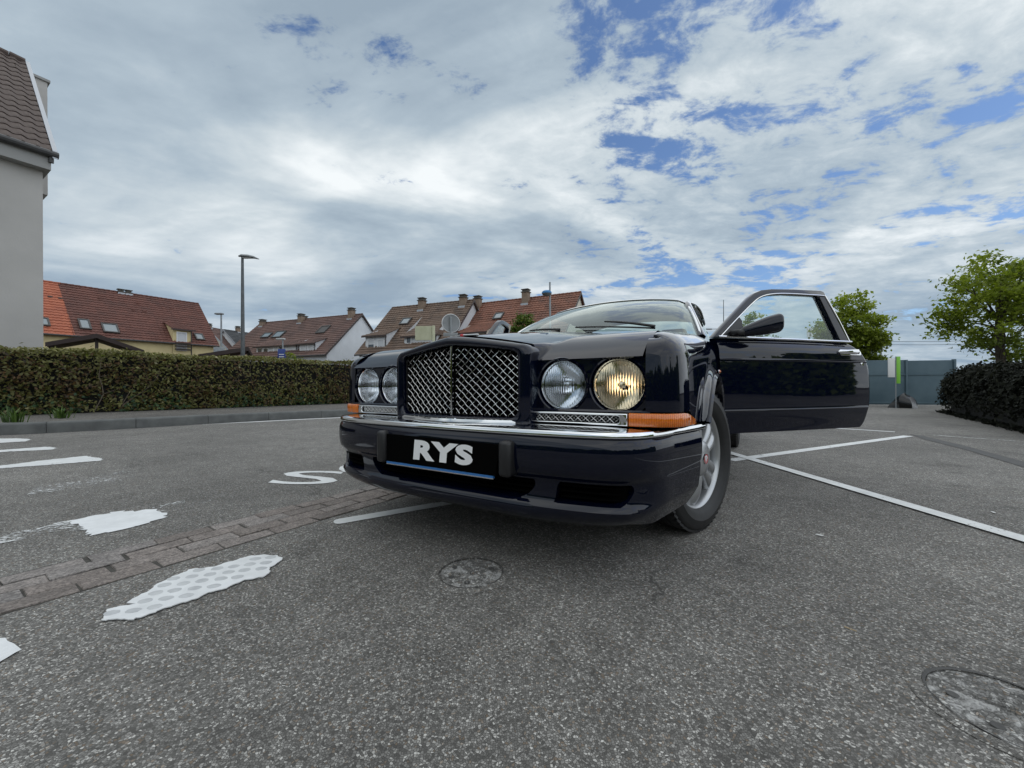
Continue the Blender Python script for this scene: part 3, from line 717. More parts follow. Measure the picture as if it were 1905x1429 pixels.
# weeds at its foot
for (x, y, k, hgt, lab) in [(25, 786, 70, .30, 'tuft of long green blades at the hedge foot, furthest left'), (115, 778, 60, .26, 'second green tuft at the hedge foot'), (325, 760, 60, .16, 'low green weeds below the middle of the hedge'), (390, 758, 60, .16, 'low weeds at the hedge foot right of the paper scrap'), (560, 753, 90, .2, 'weeds under the hedge beside the car'), (625, 751, 90, .24, 'tallest weeds at the hedge foot beside the headlamp')]:
    c = gnd(x, y, PAV); t = thing('weed_tuft', lab, 'weeds', (c[0], c[1], PAV), 0, 'weeds along the foot of the hedge')
    v = []; f = []
    for q in range(int(k*.7)):
        a = rng.uniform(0, 6.28); r0 = rng.uniform(0, .09); ln = hgt*rng.uniform(.5, 1.1); lean = rng.uniform(.3, .9); w = rng.uniform(.006, .014)
        px_, py_ = r0*math.cos(a)*2.2, r0*math.sin(a); da = np.array([math.cos(a), math.sin(a)]); sd = np.array([-da[1], da[0]])*w
        i = len(v)
        for (u, wd) in ((0, 1), (.55, .8), (1, .05)):
            cc = np.array([px_, py_]) + da*ln*lean*u*u; zz_ = ln*(u - .35*lean*u*u)
            v += [(*(cc-sd*wd), zz_), (*(cc+sd*wd), zz_)]
        f += [(i, i+1, i+3, i+2), (i+2, i+3, i+5, i+4)]
    o = obj('blades', v, f, M['grass_leaf'], t, smooth=False)
    at_ = o.data.attributes.new('tone', 'FLOAT', 'FACE'); at_.data.foreach_set('value', np.repeat(rng.uniform(0, 1, int(k*.7)), 2).astype(np.float32))

def tree(label, base, crown, nleaf, size, mat, trunk_r=.09, group=None, name='leafy_tree', cat='tree', clumps=60, limbs=9, density=.5):
    """crown: list of (dx, dy, dz, rx, ry, rz) lobes relative to the base; leaves sit in clumps on twigs inside the lobes"""
    base = np.array(base, float); t = thing(name, label, cat, base, 0, group)
    crown = np.array(crown, float); top = crown[:, 2].max(); b = MB()
    cz = crown[:, 2].mean()
    b.tube([(0, 0, -.05), (.03, .01, cz*.35), (-.02, .03, cz*.7), (0, 0, cz*1.15)], [trunk_r*1.25, trunk_r, trunk_r*.85, trunk_r*.45], 10)
    b.build('trunk', M['bark'], t)
    vol = crown[:, 3]*crown[:, 4]*crown[:, 5]; pick = rng.choice(len(crown), clumps, p=vol/vol.sum())
    cl = []
    bb = MB()
    for i in pick:
        u = rng.normal(0, 1, 3); u /= np.linalg.norm(u); r = rng.uniform(.25, 1.0)**.5
        cl.append(crown[i, :3] + u*r*crown[i, 3:])
    cl = np.array(cl)
    for k in range(min(len(cl), limbs*4)):
        e = cl[k]; st = np.array([0, 0, max(cz*.5, min(e[2]-.3*abs(e[2]-cz), cz))*rng.uniform(.75, 1.0)]); md = (st+e)/2 + rng.normal(0, .10, 3)*np.linalg.norm(e-st)*.6
        bb.tube([st, md, e], [trunk_r*.38, trunk_r*.22, trunk_r*.07], 5)
    bb.build('limbs', M['bark'], t)
    per = nleaf//clumps; rad = (vol.mean()**(1/3))*density
    P = (cl[:, None, :] + rng.normal(0, 1, (clumps, per, 3))*np.array([rad*.55, rad*.55, rad*.30])).reshape(-1, 3)
    ct = np.repeat(rng.normal(0, .13, clumps), per)
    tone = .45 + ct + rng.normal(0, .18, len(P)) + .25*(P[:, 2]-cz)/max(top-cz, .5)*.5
    N_ = np.tile((0, 0, .8), (len(P), 1))
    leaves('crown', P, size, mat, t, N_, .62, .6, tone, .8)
    return t
# ------------------------------------------------------------------ right side: trees, dark hedge, fence, posts
p = at(1862, 700, 13.0)
tree('large leafy tree standing behind the dark hedge', (p[0], 13.0, 0), [(-.3, 0, 3.4, 1.5, 1.3, 1.0), (.9, .3, 3.9, 1.5, 1.3, 1.2), (-.7, -.2, 2.4, 1.3, 1.2, .6), (.9, 0, 2.2, 1.4, 1.2, .7), (.05, .1, 4.5, .7, .7, .7), (1.7, .2, 4.6, .8, .8, .7)], 10500, .13, M['tree_leaf'], .12, 'broad-leaved trees round the car park', clumps=100, density=.34)
p = at(1582, 700, 19.0)
tree('leafy tree behind the rear edge of the open car door', (p[0], 19.0, 0), [(0, 0, 3.2, 1.45, 1.3, 1.2), (.6, .2, 2.6, 1.2, 1.1, .9), (-.8, 0, 2.3, 1.0, 1, .8), (.1, 0, 4.5, .75, .7, .7), (.5, .1, 1.4, 1.0, 1.0, .8), (.95, .1, 3.7, .55, .5, .5)], 16000, .155, M['tree_leaf'], .12, 'broad-leaved trees round the car park', clumps=170, density=.34)
p = at(1402, 700, 46.0)
tree('thin distant tree seen through the door window', (p[0], 46.0, 0), [(0, 0, 7.0, 1.6, 1.4, 1.6), (.2, 0, 8.2, .9, .9, 1.0), (2.2, 0, 5.2, 3.2, 1.2, .9), (6, 0, 4.8, 2.8, 1.2, .7)], 2600, .26, M['tree_leaf'], .12, 'broad-leaved trees round the car park', clumps=70, density=.35)
hR0, hR1 = gnd(1735, 764), gnd(1905, 806)
dh = (hR1-hR0)/np.linalg.norm(hR1-hR0)
def mound_hedge():
    n = np.array([dh[1], -dh[0]])
    t = thing('dark_hedge', 'very dark rounded hedge at the right edge', 'hedge', (hR0[0], hR0[1], 0), math.atan2(dh[1], dh[0]))
    Ln = np.linalg.norm(hR1-hR0) + 1.2; k = 26000
    x = rng.uniform(0, Ln, k); a = rng.uniform(-.15, math.pi*1.1, k)
    endf = np.sqrt(np.clip(1 - (1-np.clip(x/1.2, 0, 1))**2, .02, 1))
    hh = (1.10 - .17*x/Ln)*endf; wd = .95*endf
    r = 1 + rng.normal(0, .05, k)
    sgn = np.sign(np.cos(a)); ca = np.abs(np.cos(a))**.55*sgn; sa = np.abs(np.sin(a))**.45*np.sign(np.sin(a))
    P = np.stack([x, 1.0 + wd*ca*r, np.maximum(hh*sa*r, .03)], 1)
    P[:, 1] += .07*fbm(P, 1.5, 5); tone = .45 + .3*fbm(P, 2.2, 1) + rng.normal(0, .2, k)
    N_ = np.stack([np.zeros(k), ca, sa], 1)
    leaves('foliage', P, .085, M['dark_leaf'], t, N_, .5, .3, tone, .6)
    G = np.zeros((20, 13, 3))
    for i, xx in enumerate(np.linspace(.12, Ln-.05, 20)):
        e = math.sqrt(max(.03, 1-(1-min(xx/1.2, 1))**2)); h2 = (1.0 - .17*xx/Ln)*e
        for j, a_ in enumerate(np.linspace(0, math.pi, 13)):
            c_ = abs(math.cos(a_))**.55*math.copysign(1, math.cos(a_)); s_ = math.sin(a_)**.45 if math.sin(a_) > 0 else 0
            G[i, j] = (xx, 1.0 + .86*e*c_, h2*s_*.97)
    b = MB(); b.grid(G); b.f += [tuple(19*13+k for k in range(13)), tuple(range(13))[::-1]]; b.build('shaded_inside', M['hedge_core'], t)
    k = 2600; y_ = rng.uniform(-.9, .9, k); z_ = rng.uniform(0, .92, k); P = np.stack([Ln + np.abs(rng.normal(0, .05, k)), 1.0+y_*.95, z_], 1)
    leaves('end_foliage', P, .085, M['dark_leaf'], t, np.tile((1, 0, .3), (k, 1)), .5, .3, None, .6)
mound_hedge()
# blue-grey panel fence
fA, fB = gnd(1600, 756), gnd(1776, 757)
fd = (fB-fA)/np.linalg.norm(fB-fA)
fen = thing('panel_fence', 'low blue grey panel fence beyond the car door', 'fence', (fA[0], fA[1], 0), math.atan2(fd[1], fd[0]))
FL = np.linalg.norm(fB-fA); npan = 2
for k in range(npan):
    x0, x1 = FL*k/npan, FL*(k+1)/npan
    b = MB(); b.box((x0+.035, 0, .06), (x1-.035, .04, 1.44 + rng.normal(0, .012)), .006); b.build('panel', M['fence_blue'], fen)
    for zr in (.10, .98):
        b = MB(); b.box((x0+.036, -.02, zr), (x1-.036, -.001, zr+.04)); b.build('rail', M['fence_blue'], fen, smooth=False)
for k in range(npan+1):
    b = MB(); b.box((FL*k/npan-.03, -.03, 0), (FL*k/npan+.03, .07, 1.46), .005); b.build('post', M['fence_blue'], fen)
p = gnd(1637, 758)
t = thing('banner_post', 'bright lime green banner on a post beside the car door', 'banner', (p[0]-.05, p[1]-.55, 0))
b = MB(); b.tube([(0, 0, 0), (0, 0, 1.5)], .012, 8); b.build('post', M['galv'], t)
b = MB(); b.box((.02, -.01, .72), (.13, .01, 1.5), .004); b.build('banner', M['lime'], t)
b = MB(); b.box((-.22, -.012, .90), (-.03, .012, 1.45), .006); b.build('white_panel', M['paper'], t)
p = gnd(1650, 757)
t = thing('dark_bin', 'low black bin bag heap at the foot of the blue fence', 'refuse', (p[0], p[1]-.55, 0))
v = []; n1, n2 = 14, 8
for i in range(n2):
    for j in range(n1):
        a = 2*math.pi*j/n1; h_ = i/(n2-1); r = .26*math.cos(h_*math.pi/2)**.5*(1+.18*math.sin(3*a+4*h_)+.08*math.cos(7*a)); v.append((r*math.cos(a)*1.25, r*math.sin(a), .42*h_*(1+.1*math.sin(2*a))))
f = [(i*n1+j, i*n1+(j+1) % n1, (i+1)*n1+(j+1) % n1, (i+1)*n1+j) for i in range(n2-1) for j in range(n1)]
obj('bag', v, f, M['gloss_black'], t)
# street lamp behind the right tree gap, antenna mast, wires
def post(name, label, cat, px, ytop, Y, r, group=None, mat='galv'):
    pt = at(px, ytop, Y); t = thing(name, label, cat, (pt[0], Y, 0), 0, group); return t, pt[2]
t, zt = post('street_lamp', 'small street lamp with short arm beside the leafy tree', 'street lamp', 1639, 622, 24.0, .05, 'street lamps')
b = MB(); b.tube([(0, 0, 0), (0, 0, zt-.15)], [.06, .04], 8); b.tube([(0, 0, zt-.15), (.08, 0, zt-.02), (.25, 0, zt)], .022, 6); b.build('pole', M['galv'], t)
b = MB(); b.box((.2, -.08, zt-.03), (.62, .08, zt+.05), .03); b.build('lamp_head', M['lamp_head'], t)
t, zt = post('antenna_mast', 'white phone mast antennas seen through the door window', 'antenna', 1505, 611, 60.0, .1)
b = MB(); b.tube([(0, 0, 0), (0, 0, zt)], .12, 8); b.build('mast', M['galv'], t)
for dx_ in (-.26, .26):
    b = MB(); b.tube([(dx_, -.15, zt-1.35), (dx_, -.15, zt+.05)], .17, 10); b.build('antenna', M['frame_white'], t)
t, zt = post('whip_pole', 'thin tall pole between the roof and the open door', 'pole', 1346, 558, 30.0, .02)
b = MB(); b.tube([(0, 0, 0), (0, 0, zt)], [.06, .02], 6); b.build('pole', M['galv_dark'], t)
t, zt = post('far_lamp', 'far street lamp low between the car roof and the door frame', 'street lamp', 1335, 612, 34.0, .03, 'street lamps')
b = MB(); b.tube([(0, 0, 0), (0, 0, zt)], [.06, .04], 6); b.tube([(0, 0, zt), (-.7, 0, zt-.02)], .03, 6); b.build('pole', M['galv'], t)
b = MB(); b.box((-1.1, -.1, zt-.07), (-.5, .1, zt+.03), .03); b.build('lamp_head', M['lamp_head'], t)
a0, a1 = at(1640, 636, 24.1), at(1905, 622, 24.1)
for k, (y0, y1, lab) in enumerate([(635, 627, 'upper overhead wire crossing to the right tree'), (641, 633, 'lower overhead wire crossing to the right tree')]):
    A, B_ = at(1639, y0, 24.0), at(2050, y1-12, 26.0)
    pts = [A + (B_-A)*u + np.array([0, 0, -.25*4*u*(1-u)]) for u in np.linspace(0, 1, 13)]
    b = MB(); b.tube(pts, .011, 5); tag(b.build('overhead_wire', M['black'],), lab, 'wire', 'overhead wires')

# unseen trees and scrub added behind the camera to darken reflections in the paintwork
k = 70000; a = rng.uniform(math.radians(-172), math.radians(-4), k); rad = 24 + 5*fbm(np.stack([np.cos(a)*3, np.sin(a)*3, a*0], 1), 1.0, 3) + rng.normal(0, 1.0, k)
hmax = 4.4 + 1.8*fbm(np.stack([np.cos(a)*5, np.sin(a)*5, a*0], 1), 1.0, 8); zq = hmax*rng.uniform(0.02, 1, k)
leaves('reflection_wood', np.stack([rad*np.cos(a), rad*np.sin(a), zq], 1), .55, M['tree_leaf'], None, np.stack([-np.cos(a), -np.sin(a), a*0+.4], 1), .7, .4, None, .6, kind='stuff', label='unseen scrubby green trees added behind the camera to darken reflections', category='trees')

# ------------------------------------------------------------------ houses
class House:
    def __init__(s, name, label, p0, p1, H, E, D, tile, wall, Db=None, ext0=0.0, ext1=0.0, group=None, over=.35, gable=True, verge='verge', skip=()):
        a, c = at_height(*p0, H), at_height(*p1, H)
        d = (c-a)[:2]; d /= np.linalg.norm(d); a = a[:2] - d*ext0; c = c[:2] + d*ext1
        s.O, s.d, s.n = a, d, np.array([-d[1], d[0]]); s.L = np.linalg.norm(c-a); s.H, s.E, s.D = H, E, D; s.Db = Db or D; s.m = (H-E)/D; s.mb = (H-E)/s.Db
        s.wall, s.tile = M[wall], M[tile]
        s.t = thing(name, label, 'house', (a[0], a[1], 0), math.atan2(d[1], d[0]), group)
        L, Db = s.L, s.Db
        # walls as one pentagonal prism, the roof rests 2 cm above
        prof = [(-D, 0), (Db, 0), (Db, E-.03), (0, H-.05), (-D, E-.03)]
        v = [(x, y, z) for x in (0.0, L) for y, z in prof]
        f = [(0, 1, 2, 3, 4)[::-1], (5, 6, 7, 8, 9), (0, 4, 9, 5), (1, 6, 7, 2)]
        obj('wall', v, f, s.wall, s.t, smooth=False)
        ra, rb = (0.0 if 0 in skip else -over*.6), (L if 1 in skip else L+over*.6)
        s.roof('roof', ra, rb, -1, over); s.roof('roof', ra, rb, 1, over)
        b = MB(); n = max(int(L/.38), 2)
        for k in range(n):
            x0 = -over*.6 + (L+over*1.2)*k/n; x1 = -over*.6 + (L+over*1.2)*(k+1)/n
            b.tube([(x0, 0, H+.03), (x1-.01, 0, H+.055)], .085, 6)
        b.build('ridge_tiles', s.tile, s.t, kind='stuff')
        for e_, x in enumerate((-over*.6-.03, L+over*.6+.004)):
            if e_ in skip: continue
            for sg, dd, mm in ((-1, D, s.m), (1, Db, s.mb)):
                b = MB(); y1 = sg*(dd+over); z1 = H - mm*(dd+over)
                v = [(x+q, y, z+w) for q in (0, .026) for (y, z) in ((0, H), (y1, z1)) for w in (-.16, .075)]
                b.add(v, [(0, 1, 3, 2), (4, 6, 7, 5), (0, 4, 5, 1), (2, 3, 7, 6), (1, 5, 7, 3), (0, 2, 6, 4)]); b.build('verge_board', M[verge], s.t, smooth=False)
        b = MB(); zg = H - s.m*(D+over)
        b.tube([(-over*.6, -D-over-.04, zg-.03), (L+over*.6, -D-over-.04, zg-.03)], .07, 8); b.build('gutter', M['gutter'], s.t)
    def roof(s, name, x0, x1, side, over, tw=.31, tc=.36):
        D, m = (s.D, s.m) if side < 0 else (s.Db, s.mb)
        ln = math.hypot(D+over, m*(D+over)); nc = int(round(ln/tc)); ny = (D+over)/nc
        per = 4; nx = int(round((x1-x0)/tw)); X = np.linspace(x0, x1, nx*per+1)
        wave = .022*np.cos(2*np.pi*np.arange(nx*per+1)/per)
        nrm = np.array([side*m, 1.0])/math.hypot(m, 1)
        V, F, U = [], [], []
        for c in range(nc):
            ya, yb = side*(D+over)*(1-c/nc), side*(D+over)*(1-(c+1)/nc) - side*.004
            j = rng.normal(0, .006)
            rows = [(ya, -.01), (ya, .062+j), (yb, .012)]
            k0 = len(V)
            for y, lift in rows:
                z = s.H - m*abs(y)
                for x, w in zip(X, wave): V.append((x, y + nrm[0]*(lift+w), z + nrm[1]*(lift+w)))
            W_ = len(X)
            for r in range(2):
                for i in range(W_-1):
                    q = (k0+r*W_+i, k0+r*W_+i+1, k0+(r+1)*W_+i+1, k0+(r+1)*W_+i); F.append(q if side < 0 else q[::-1])
                    uu = ((i+.5)/per + .13*c, c + .5); U.append(uu)
        me = mesh_from(name, V, F, True, 40); uv = me.uv_layers.new(name='UVMap')
        cnt = np.repeat(np.array(U), 4, axis=0); uv.data.foreach_set('uv', cnt.astype(np.float32).ravel())
        return link(name, me, s.tile, s.t, kind='stuff')
    # photo pixel to this house's own coordinates
    def loc(s, P): q = np.array(P[:2]) - s.O; return np.array([q @ s.d, q @ s.n, P[2]])
    def slope(s, x, y):
        r = ray(x, y); c = s.loc([0, 0, CAM_H]); e = s.loc([r[0], r[1], CAM_H + r[2]]) - c      # z = H + m*y
        t = (s.H + s.m*c[1] - c[2])/(e[2] - s.m*e[1]); return c + t*e
    def plane(s, x, y, yy):
        r = ray(x, y); c = s.loc([0, 0, CAM_H]); e = s.loc([r[0], r[1], CAM_H + r[2]]) - c; t = (yy - c[1])/e[1]; return c + t*e
    def skylight(s, corners, pane='sky_pane', blind=False):
        q = np.array([s.slope(*p) for p in corners]); x0, x1 = q[:, 0].min(), q[:, 0].max(); y0, y1 = q[:, 1].min(), q[:, 1].max()
        xm, ym = (x0+x1)/2, (y0+y1)/2; w, h = max(x1-x0, .6)*.92, max((y1-y0), .4)*math.hypot(1, s.m)*.92
        Mx = Matrix.Translation((xm, ym, s.H + s.m*ym)) @ Matrix.Rotation(math.atan(s.m), 4, 'X')
        v, f = fill2d([rrect(-w/2, -h/2, w/2, h/2, .02, 1), rrect(-w/2+.11, -h/2+.11, w/2-.11, h/2-.11, .02, 1)], .09)
        v = [tuple(Mx @ Vector((p[0], p[1], p[2]+.09))) for p in v]; fr = obj('roof_window', v, f, M['frame_dark'], s.t, smooth=False)
        b = MB(); b.box((-w/2+.1, -h/2+.1, .115), (w/2-.1, h/2-.1, .135), M=Mx); b.build('pane', M['frame_dark'] if blind else M[pane], fr, smooth=False)
    def chimney(s, px, ytop, w=.62, dep=.55, yy=-.45, cap=True, mat='chimney'):
        p = s.plane(px, ytop, yy); x, zt = p[0], p[2]; z0 = s.H + s.m*min(yy, 0) - .7
        b = MB(); b.box((x-w/2, yy-dep/2, z0), (x+w/2, yy+dep/2, zt-.32)); c = b.build('chimney', M[mat], s.t, smooth=False)
        b = MB(); b.box((x-w/2-.07, yy-dep/2-.07, zt-.32), (x+w/2+.07, yy+dep/2+.07, zt-.24)); b.box((x-w/2+.03, yy-dep/2+.03, zt-.24), (x+w/2-.03, yy+dep/2-.03, zt-.07)); b.box((x-w/2-.05, yy-dep/2-.05, zt-.07), (x+w/2+.05, yy+dep/2+.05, zt)); b.build('cap', M['chimney_cap'], c, smooth=False)
        b = MB(); yb = yy-dep/2-.02; b.box((x-w/2-.05, yb-.10, s.H+s.m*yb-.08), (x+w/2+.05, yb, s.H+s.m*yb+.12)); b.build('flashing', M['verge_zinc'], c, smooth=False)
    def dormer(s, x0, x1, yf, zt, m2=.42, wall=None, wins=(), hipl=0.0, hipr=0.0, over=.3, tile=None, z0=None):
        """shed dormer: face at y=yf between x0 and x1, eave height zt, roof slope m2"""
        wall = wall or s.wall; zb = (s.H + s.m*yf if yf > -s.D else 0.0) if z0 is None else z0
        ys = (zt - m2*yf - s.H)/(s.m - m2)
        zs = s.H + s.m*ys
        v = [(x0, yf, zb-.05), (x0, yf, zt), (x0, ys, zs), (x1, yf, zb-.05), (x1, yf, zt), (x1, ys, zs)]
        f = [(0, 3, 4, 1), (0, 1, 2), (3, 5, 4)]
        if yf <= -s.D: ye = -s.D+.01; v += [(x0, ye, s.E), (x1, ye, s.E)]; f[1:] = [(0, 1, 2, 6), (3, 7, 5, 4)]
        d = obj('dormer', v, f, wall, s.t, smooth=False)
        V, F, U = [], [], []; nc = max(2, int(round((ys-yf+over)*math.hypot(1, m2)/.36))); nx = max(2, int((x1-x0+.4)/.31))
        for c in range(nc):
            ya = yf - over + (ys-yf+over)*c/nc; yb = yf - over + (ys-yf+over)*(c+1)/nc
            def lim(y):
                t = (y-(yf-over))/(ys-yf+over); return x0-.2+hipl*t, x1+.2-hipr*t
            k0 = len(V)
            for y, lift in ((ya, .03), (ya, .09), (yb, .04)):
                a_, b_ = lim(y)
                for k in range(nx*4+1): V.append((a_+(b_-a_)*k/(nx*4), y, zt + m2*(y-yf) + lift + .014*math.cos(math.pi*k/2)))
            W_ = nx*4+1
            for r in range(2):
                for i in range(W_-1): F.append((k0+r*W_+i, k0+r*W_+i+1, k0+(r+1)*W_+i+1, k0+(r+1)*W_+i)); U.append(((i+.5)/4, c+.5+50))
        # hipped flanks
        for hip, xx, sg in ((hipl, x0-.2, 1), (hipr, x1+.2, -1)):
            if hip > 0:
                k0 = len(V); yA = yf-over; V += [(xx, yA, zt-m2*over+.05), (xx+sg*hip, ys, zs+.05), (xx, ys-(hip*.0)-.8, zt-m2*over+.05)]; F.append((k0, k0+1, k0+2) if sg > 0 else (k0, k0+2, k0+1)); U.append((3.5, 77.5))
        me = mesh_from('dormer_roof', V, F, True, 40); uv = me.uv_layers.new(name='UVMap')
        ls = [len(q) for q in F]; uv.data.foreach_set('uv', np.repeat(np.array(U), ls, axis=0).astype(np.float32).ravel())
        link('dormer_roof', me, tile or s.tile, d, kind='stuff')
        b = MB(); b.box((x0-.22, yf-over-.03, zt-m2*over-.10), (x1+.22, yf-over+.02, zt-m2*over+.03)); b.build('fascia', M['verge'], d, smooth=False)
        for (wx0, wx1, z0_, z1_, sh) in wins: s.window(d, wx0, wx1, z0_, z1_, yf, sh)
        b = MB(); b.tube([(x1-.06, yf-.06, zt-.15), (x1-.06, yf-.06, zb)], .04, 6); b.build('downpipe', M['gutter'], d)
        return d
    def window(s, parent, wx0, wx1, z0_, z1_, yf, sh, frame='frame_white'):
        v, f = fill2d([[(wx0, z0_), (wx1, z0_), (wx1, z1_), (wx0, z1_)], [(wx0+.08, z0_+.08), (wx1-.08, z0_+.08), (wx1-.08, z1_-.08), (wx0+.08, z1_-.08)]], .05)
        obj('window_frame', [(p[0], yf-.03+p[2], p[1]) for p in v], [q[::-1] for q in f], M[frame], parent, smooth=False)
        zs_ = z1_-.08-(z1_-z0_-.16)*sh
        b = MB(); b.box((wx0+.08, yf-.02, z0_+.08), (wx1-.08, yf-.008, zs_)); b.build('pane', M['window_glass'], parent, smooth=False)
        if sh > 0:
            b = MB(); n = max(2, int((z1_-zs_)/.075))
            for k in range(n): za = zs_ + (z1_-.08-zs_)*k/n; zb_ = zs_ + (z1_-.08-zs_)*(k+1)/n; b.box((wx0+.08, yf-.045+.006*(k % 2), za+.004), (wx1-.08, yf-.022, zb_-.004))
            b.build('shutter', M['shutter'], parent, smooth=False)
def at_height(x, y, z):
    d = ray(x, y); t = (z-CAM_H)/d[2]; return np.array([d[0]*t, t, z])

# --- yellow house with its orange-roofed neighbour
yel = House('terraced_house', 'pale yellow house with maroon tiled roof, balcony dormer and roof windows', (107.6, 527.5), (365, 565), 10.0, 5.35, 4.6, 'tile_maroon', 'cream_wall', group='tiled houses beyond the hedge', skip=(0,))
org = House('terraced_house', 'pale yellow house with bright orange roof beside the grey building', (20, 514.5), (107, 527.4), 10.0, 5.35, 4.6, 'tile_orange', 'cream_wall', group='tiled houses beyond the hedge', over=.35, skip=(1,))
yel.skylight([(144, 594), (166, 597), (171, 615), (148, 614)]); yel.skylight([(187, 602), (217, 605), (224, 621), (191, 620)]); yel.skylight([(361, 621), (377, 624), (381, 635), (364, 633)])
org.skylight([(74, 592), (88, 594), (93, 609), (76, 608)])
p0, p1 = yel.plane(321.5, 640, -4.75), yel.plane(357, 640, -4.75); zt = yel.plane(321.5, 610, -4.75)[2]
zw0, zw1 = yel.plane(338, 653, -4.75)[2], yel.plane(338, 618, -4.75)[2]
xw0, xw1 = yel.plane(328, 640, -4.75)[0], yel.plane(347.5, 640, -4.75)[0]
d = yel.dormer(p0[0], p1[0], -4.75, zt, .34, None, [(xw0, xw1, zw0, zw1, .93)], z0=3.2)
for k in range(3):
    b = MB(); zr = yel.plane(338, 639.0 + 5.6*k, -5.05)[2]; b.box((xw0-.2, -5.09, zr-.08), (xw1+.2, -5.03, zr+.08)); b.build('balcony_rail', M['timber'], d, smooth=False)
for k, (px, yt) in enumerate([(224.4, 538), (238.8, 540)]): yel.chimney(px, yt, .42, .42, .1, mat='chimney_cap')
# small roof vents poking through the tiles
for (px, py) in [(186, 556), (256, 565), (248, 577), (268, 580), (319, 574)]:
    q = yel.slope(px, py); b = MB(); b.box((q[0]-.14, q[1]-.10, q[2]-.03), (q[0]+.14, q[1]+.12, q[2]+.13), .03); b.build('roof_vent', M['tile_maroon'], yel.t)
for (px, py) in [(93, 553), (112, 556)]:
    q = org.slope(px, py) if px < 107 else yel.slope(px, py); b = MB(); b.box((q[0]-.14, q[1]-.10, q[2]-.03), (q[0]+.14, q[1]+.12, q[2]+.12), .03); b.build('roof_vent', M['tile_dark'], (org if px < 107 else yel).t)
# --- farther roofs between the yellow and the white terraces
far1 = House('terraced_house', 'far house with mauve tiled roof between lamp posts', (386, 609), (417, 614.5), 9.6, 4.6, 5.0, 'tile_mauve', 'pale_wall', group='tiled houses beyond the hedge', verge='verge_zinc')
far1.chimney(389, 602, .5, .5, .1)
far2 = House('terraced_house', 'far house with dark slate roof behind the tall lamp post', (418, 614), (480, 622.5), 9.4, 4.4, 5.4, 'tile_slate', 'white_wall', group='tiled houses beyond the hedge', verge='verge_zinc')
far2.chimney(442.5, 607, .5, .5, .1)
# --- white terrace
wh = House('terraced_house', 'white gabled house with brown roof and three chimneys behind the hedge', (487, 601.5), (672, 585), 9.0, 4.3, 5.0, 'tile_mauve', 'white_wall', group='tiled houses beyond the hedge')
for px, yt in ((489, 594.5), (560.5, 584), (654, 573)): wh.chimney(px, yt, .6, .6, -.35)
wh.chimney(567, 588, .5, .5, .45)
wh.skylight([(489, 630), (494, 621), (505, 620), (500, 629)]); wh.skylight([(510, 630), (517, 618), (529, 617), (522, 629)]); wh.skylight([(590, 622), (599, 609), (612, 607), (604, 621)], blind=True)
def add_dormer(h, xl, xr, ytop, yf, wins, m2=.40, hipl=0, hipr=0, **k):
    a, c = h.plane(xl, ytop, yf), h.plane(xr, ytop, yf)
    w = [(h.plane(q[0], 640, yf)[0], h.plane(q[1], 640, yf)[0], h.plane((q[0]+q[1])/2, q[3], yf)[2], h.plane((q[0]+q[1])/2, q[2], yf)[2], q[4]) for q in wins]
    return h.dormer(a[0], c[0], yf, (a[2]+c[2])/2, m2, None, w, hipl, hipr, **k)
add_dormer(wh, 477, 553, 642, -4.6, [(479, 489, 648, 662, 0), (490, 500, 648, 662, 0), (509, 518, 645, 661, .5), (519, 528, 645, 661, 0)], .45, .2, 1.6)
add_dormer(wh, 557, 587, 638, -4.75, [(559.5, 570.5, 643, 662, 1.0), (573, 584, 643, 661, .5)], .38, .5, 0)
q0 = wh.loc(at(670, 627, 44.5)); b = MB(); b.box((wh.L+.001, 1.2, 5.4), (wh.L+.03, 1.55, 6.9)); b.build('window_frame', M['frame_dark'], wh.t, smooth=False)
# --- brown house
br = House('terraced_house', 'white house with brown tiled roof, skylight and two dormers above the bonnet', (732.5, 573), (879, 559), 9.0, 4.0, 5.0, 'tile_brown', 'white_wall', group='tiled houses beyond the hedge')
for px, yt in ((785.3, 554.5), (862, 548.5)): br.chimney(px, yt, .62, .6, -.40)
br.skylight([(743, 605.6), (751, 593.5), (767.6, 592.5), (759.7, 605)])
add_dormer(br, 680, 719, 623, -4.6, [(684.5, 697.5, 631, 650, .55), (702.5, 716, 631, 650, 1.0)], .42, 1.4, 0)
add_dormer(br, 752, 812, 621, -4.4, [(756, 766, 626, 640, 0)], .75, 2.2, 1.0)
# --- red house
rd = House('terraced_house', 'house with red brown tiled roof and pale gable above the car bonnet', (887, 566.5), (1077, 544.5), 9.0, 3.8, 5.4, 'tile_red', 'pale_wall', group='tiled houses beyond the hedge')
rd.chimney(886.9+2, 551, .62, .6, -.5); rd.chimney(978.4, 538.5, .62, .6, -.42)
rd.skylight([(916, 595), (924, 584), (940.5, 582.5), (933, 595)])
add_dormer(rd, 850, 905, 617, -4.9, [], .45, 1.0, 0)
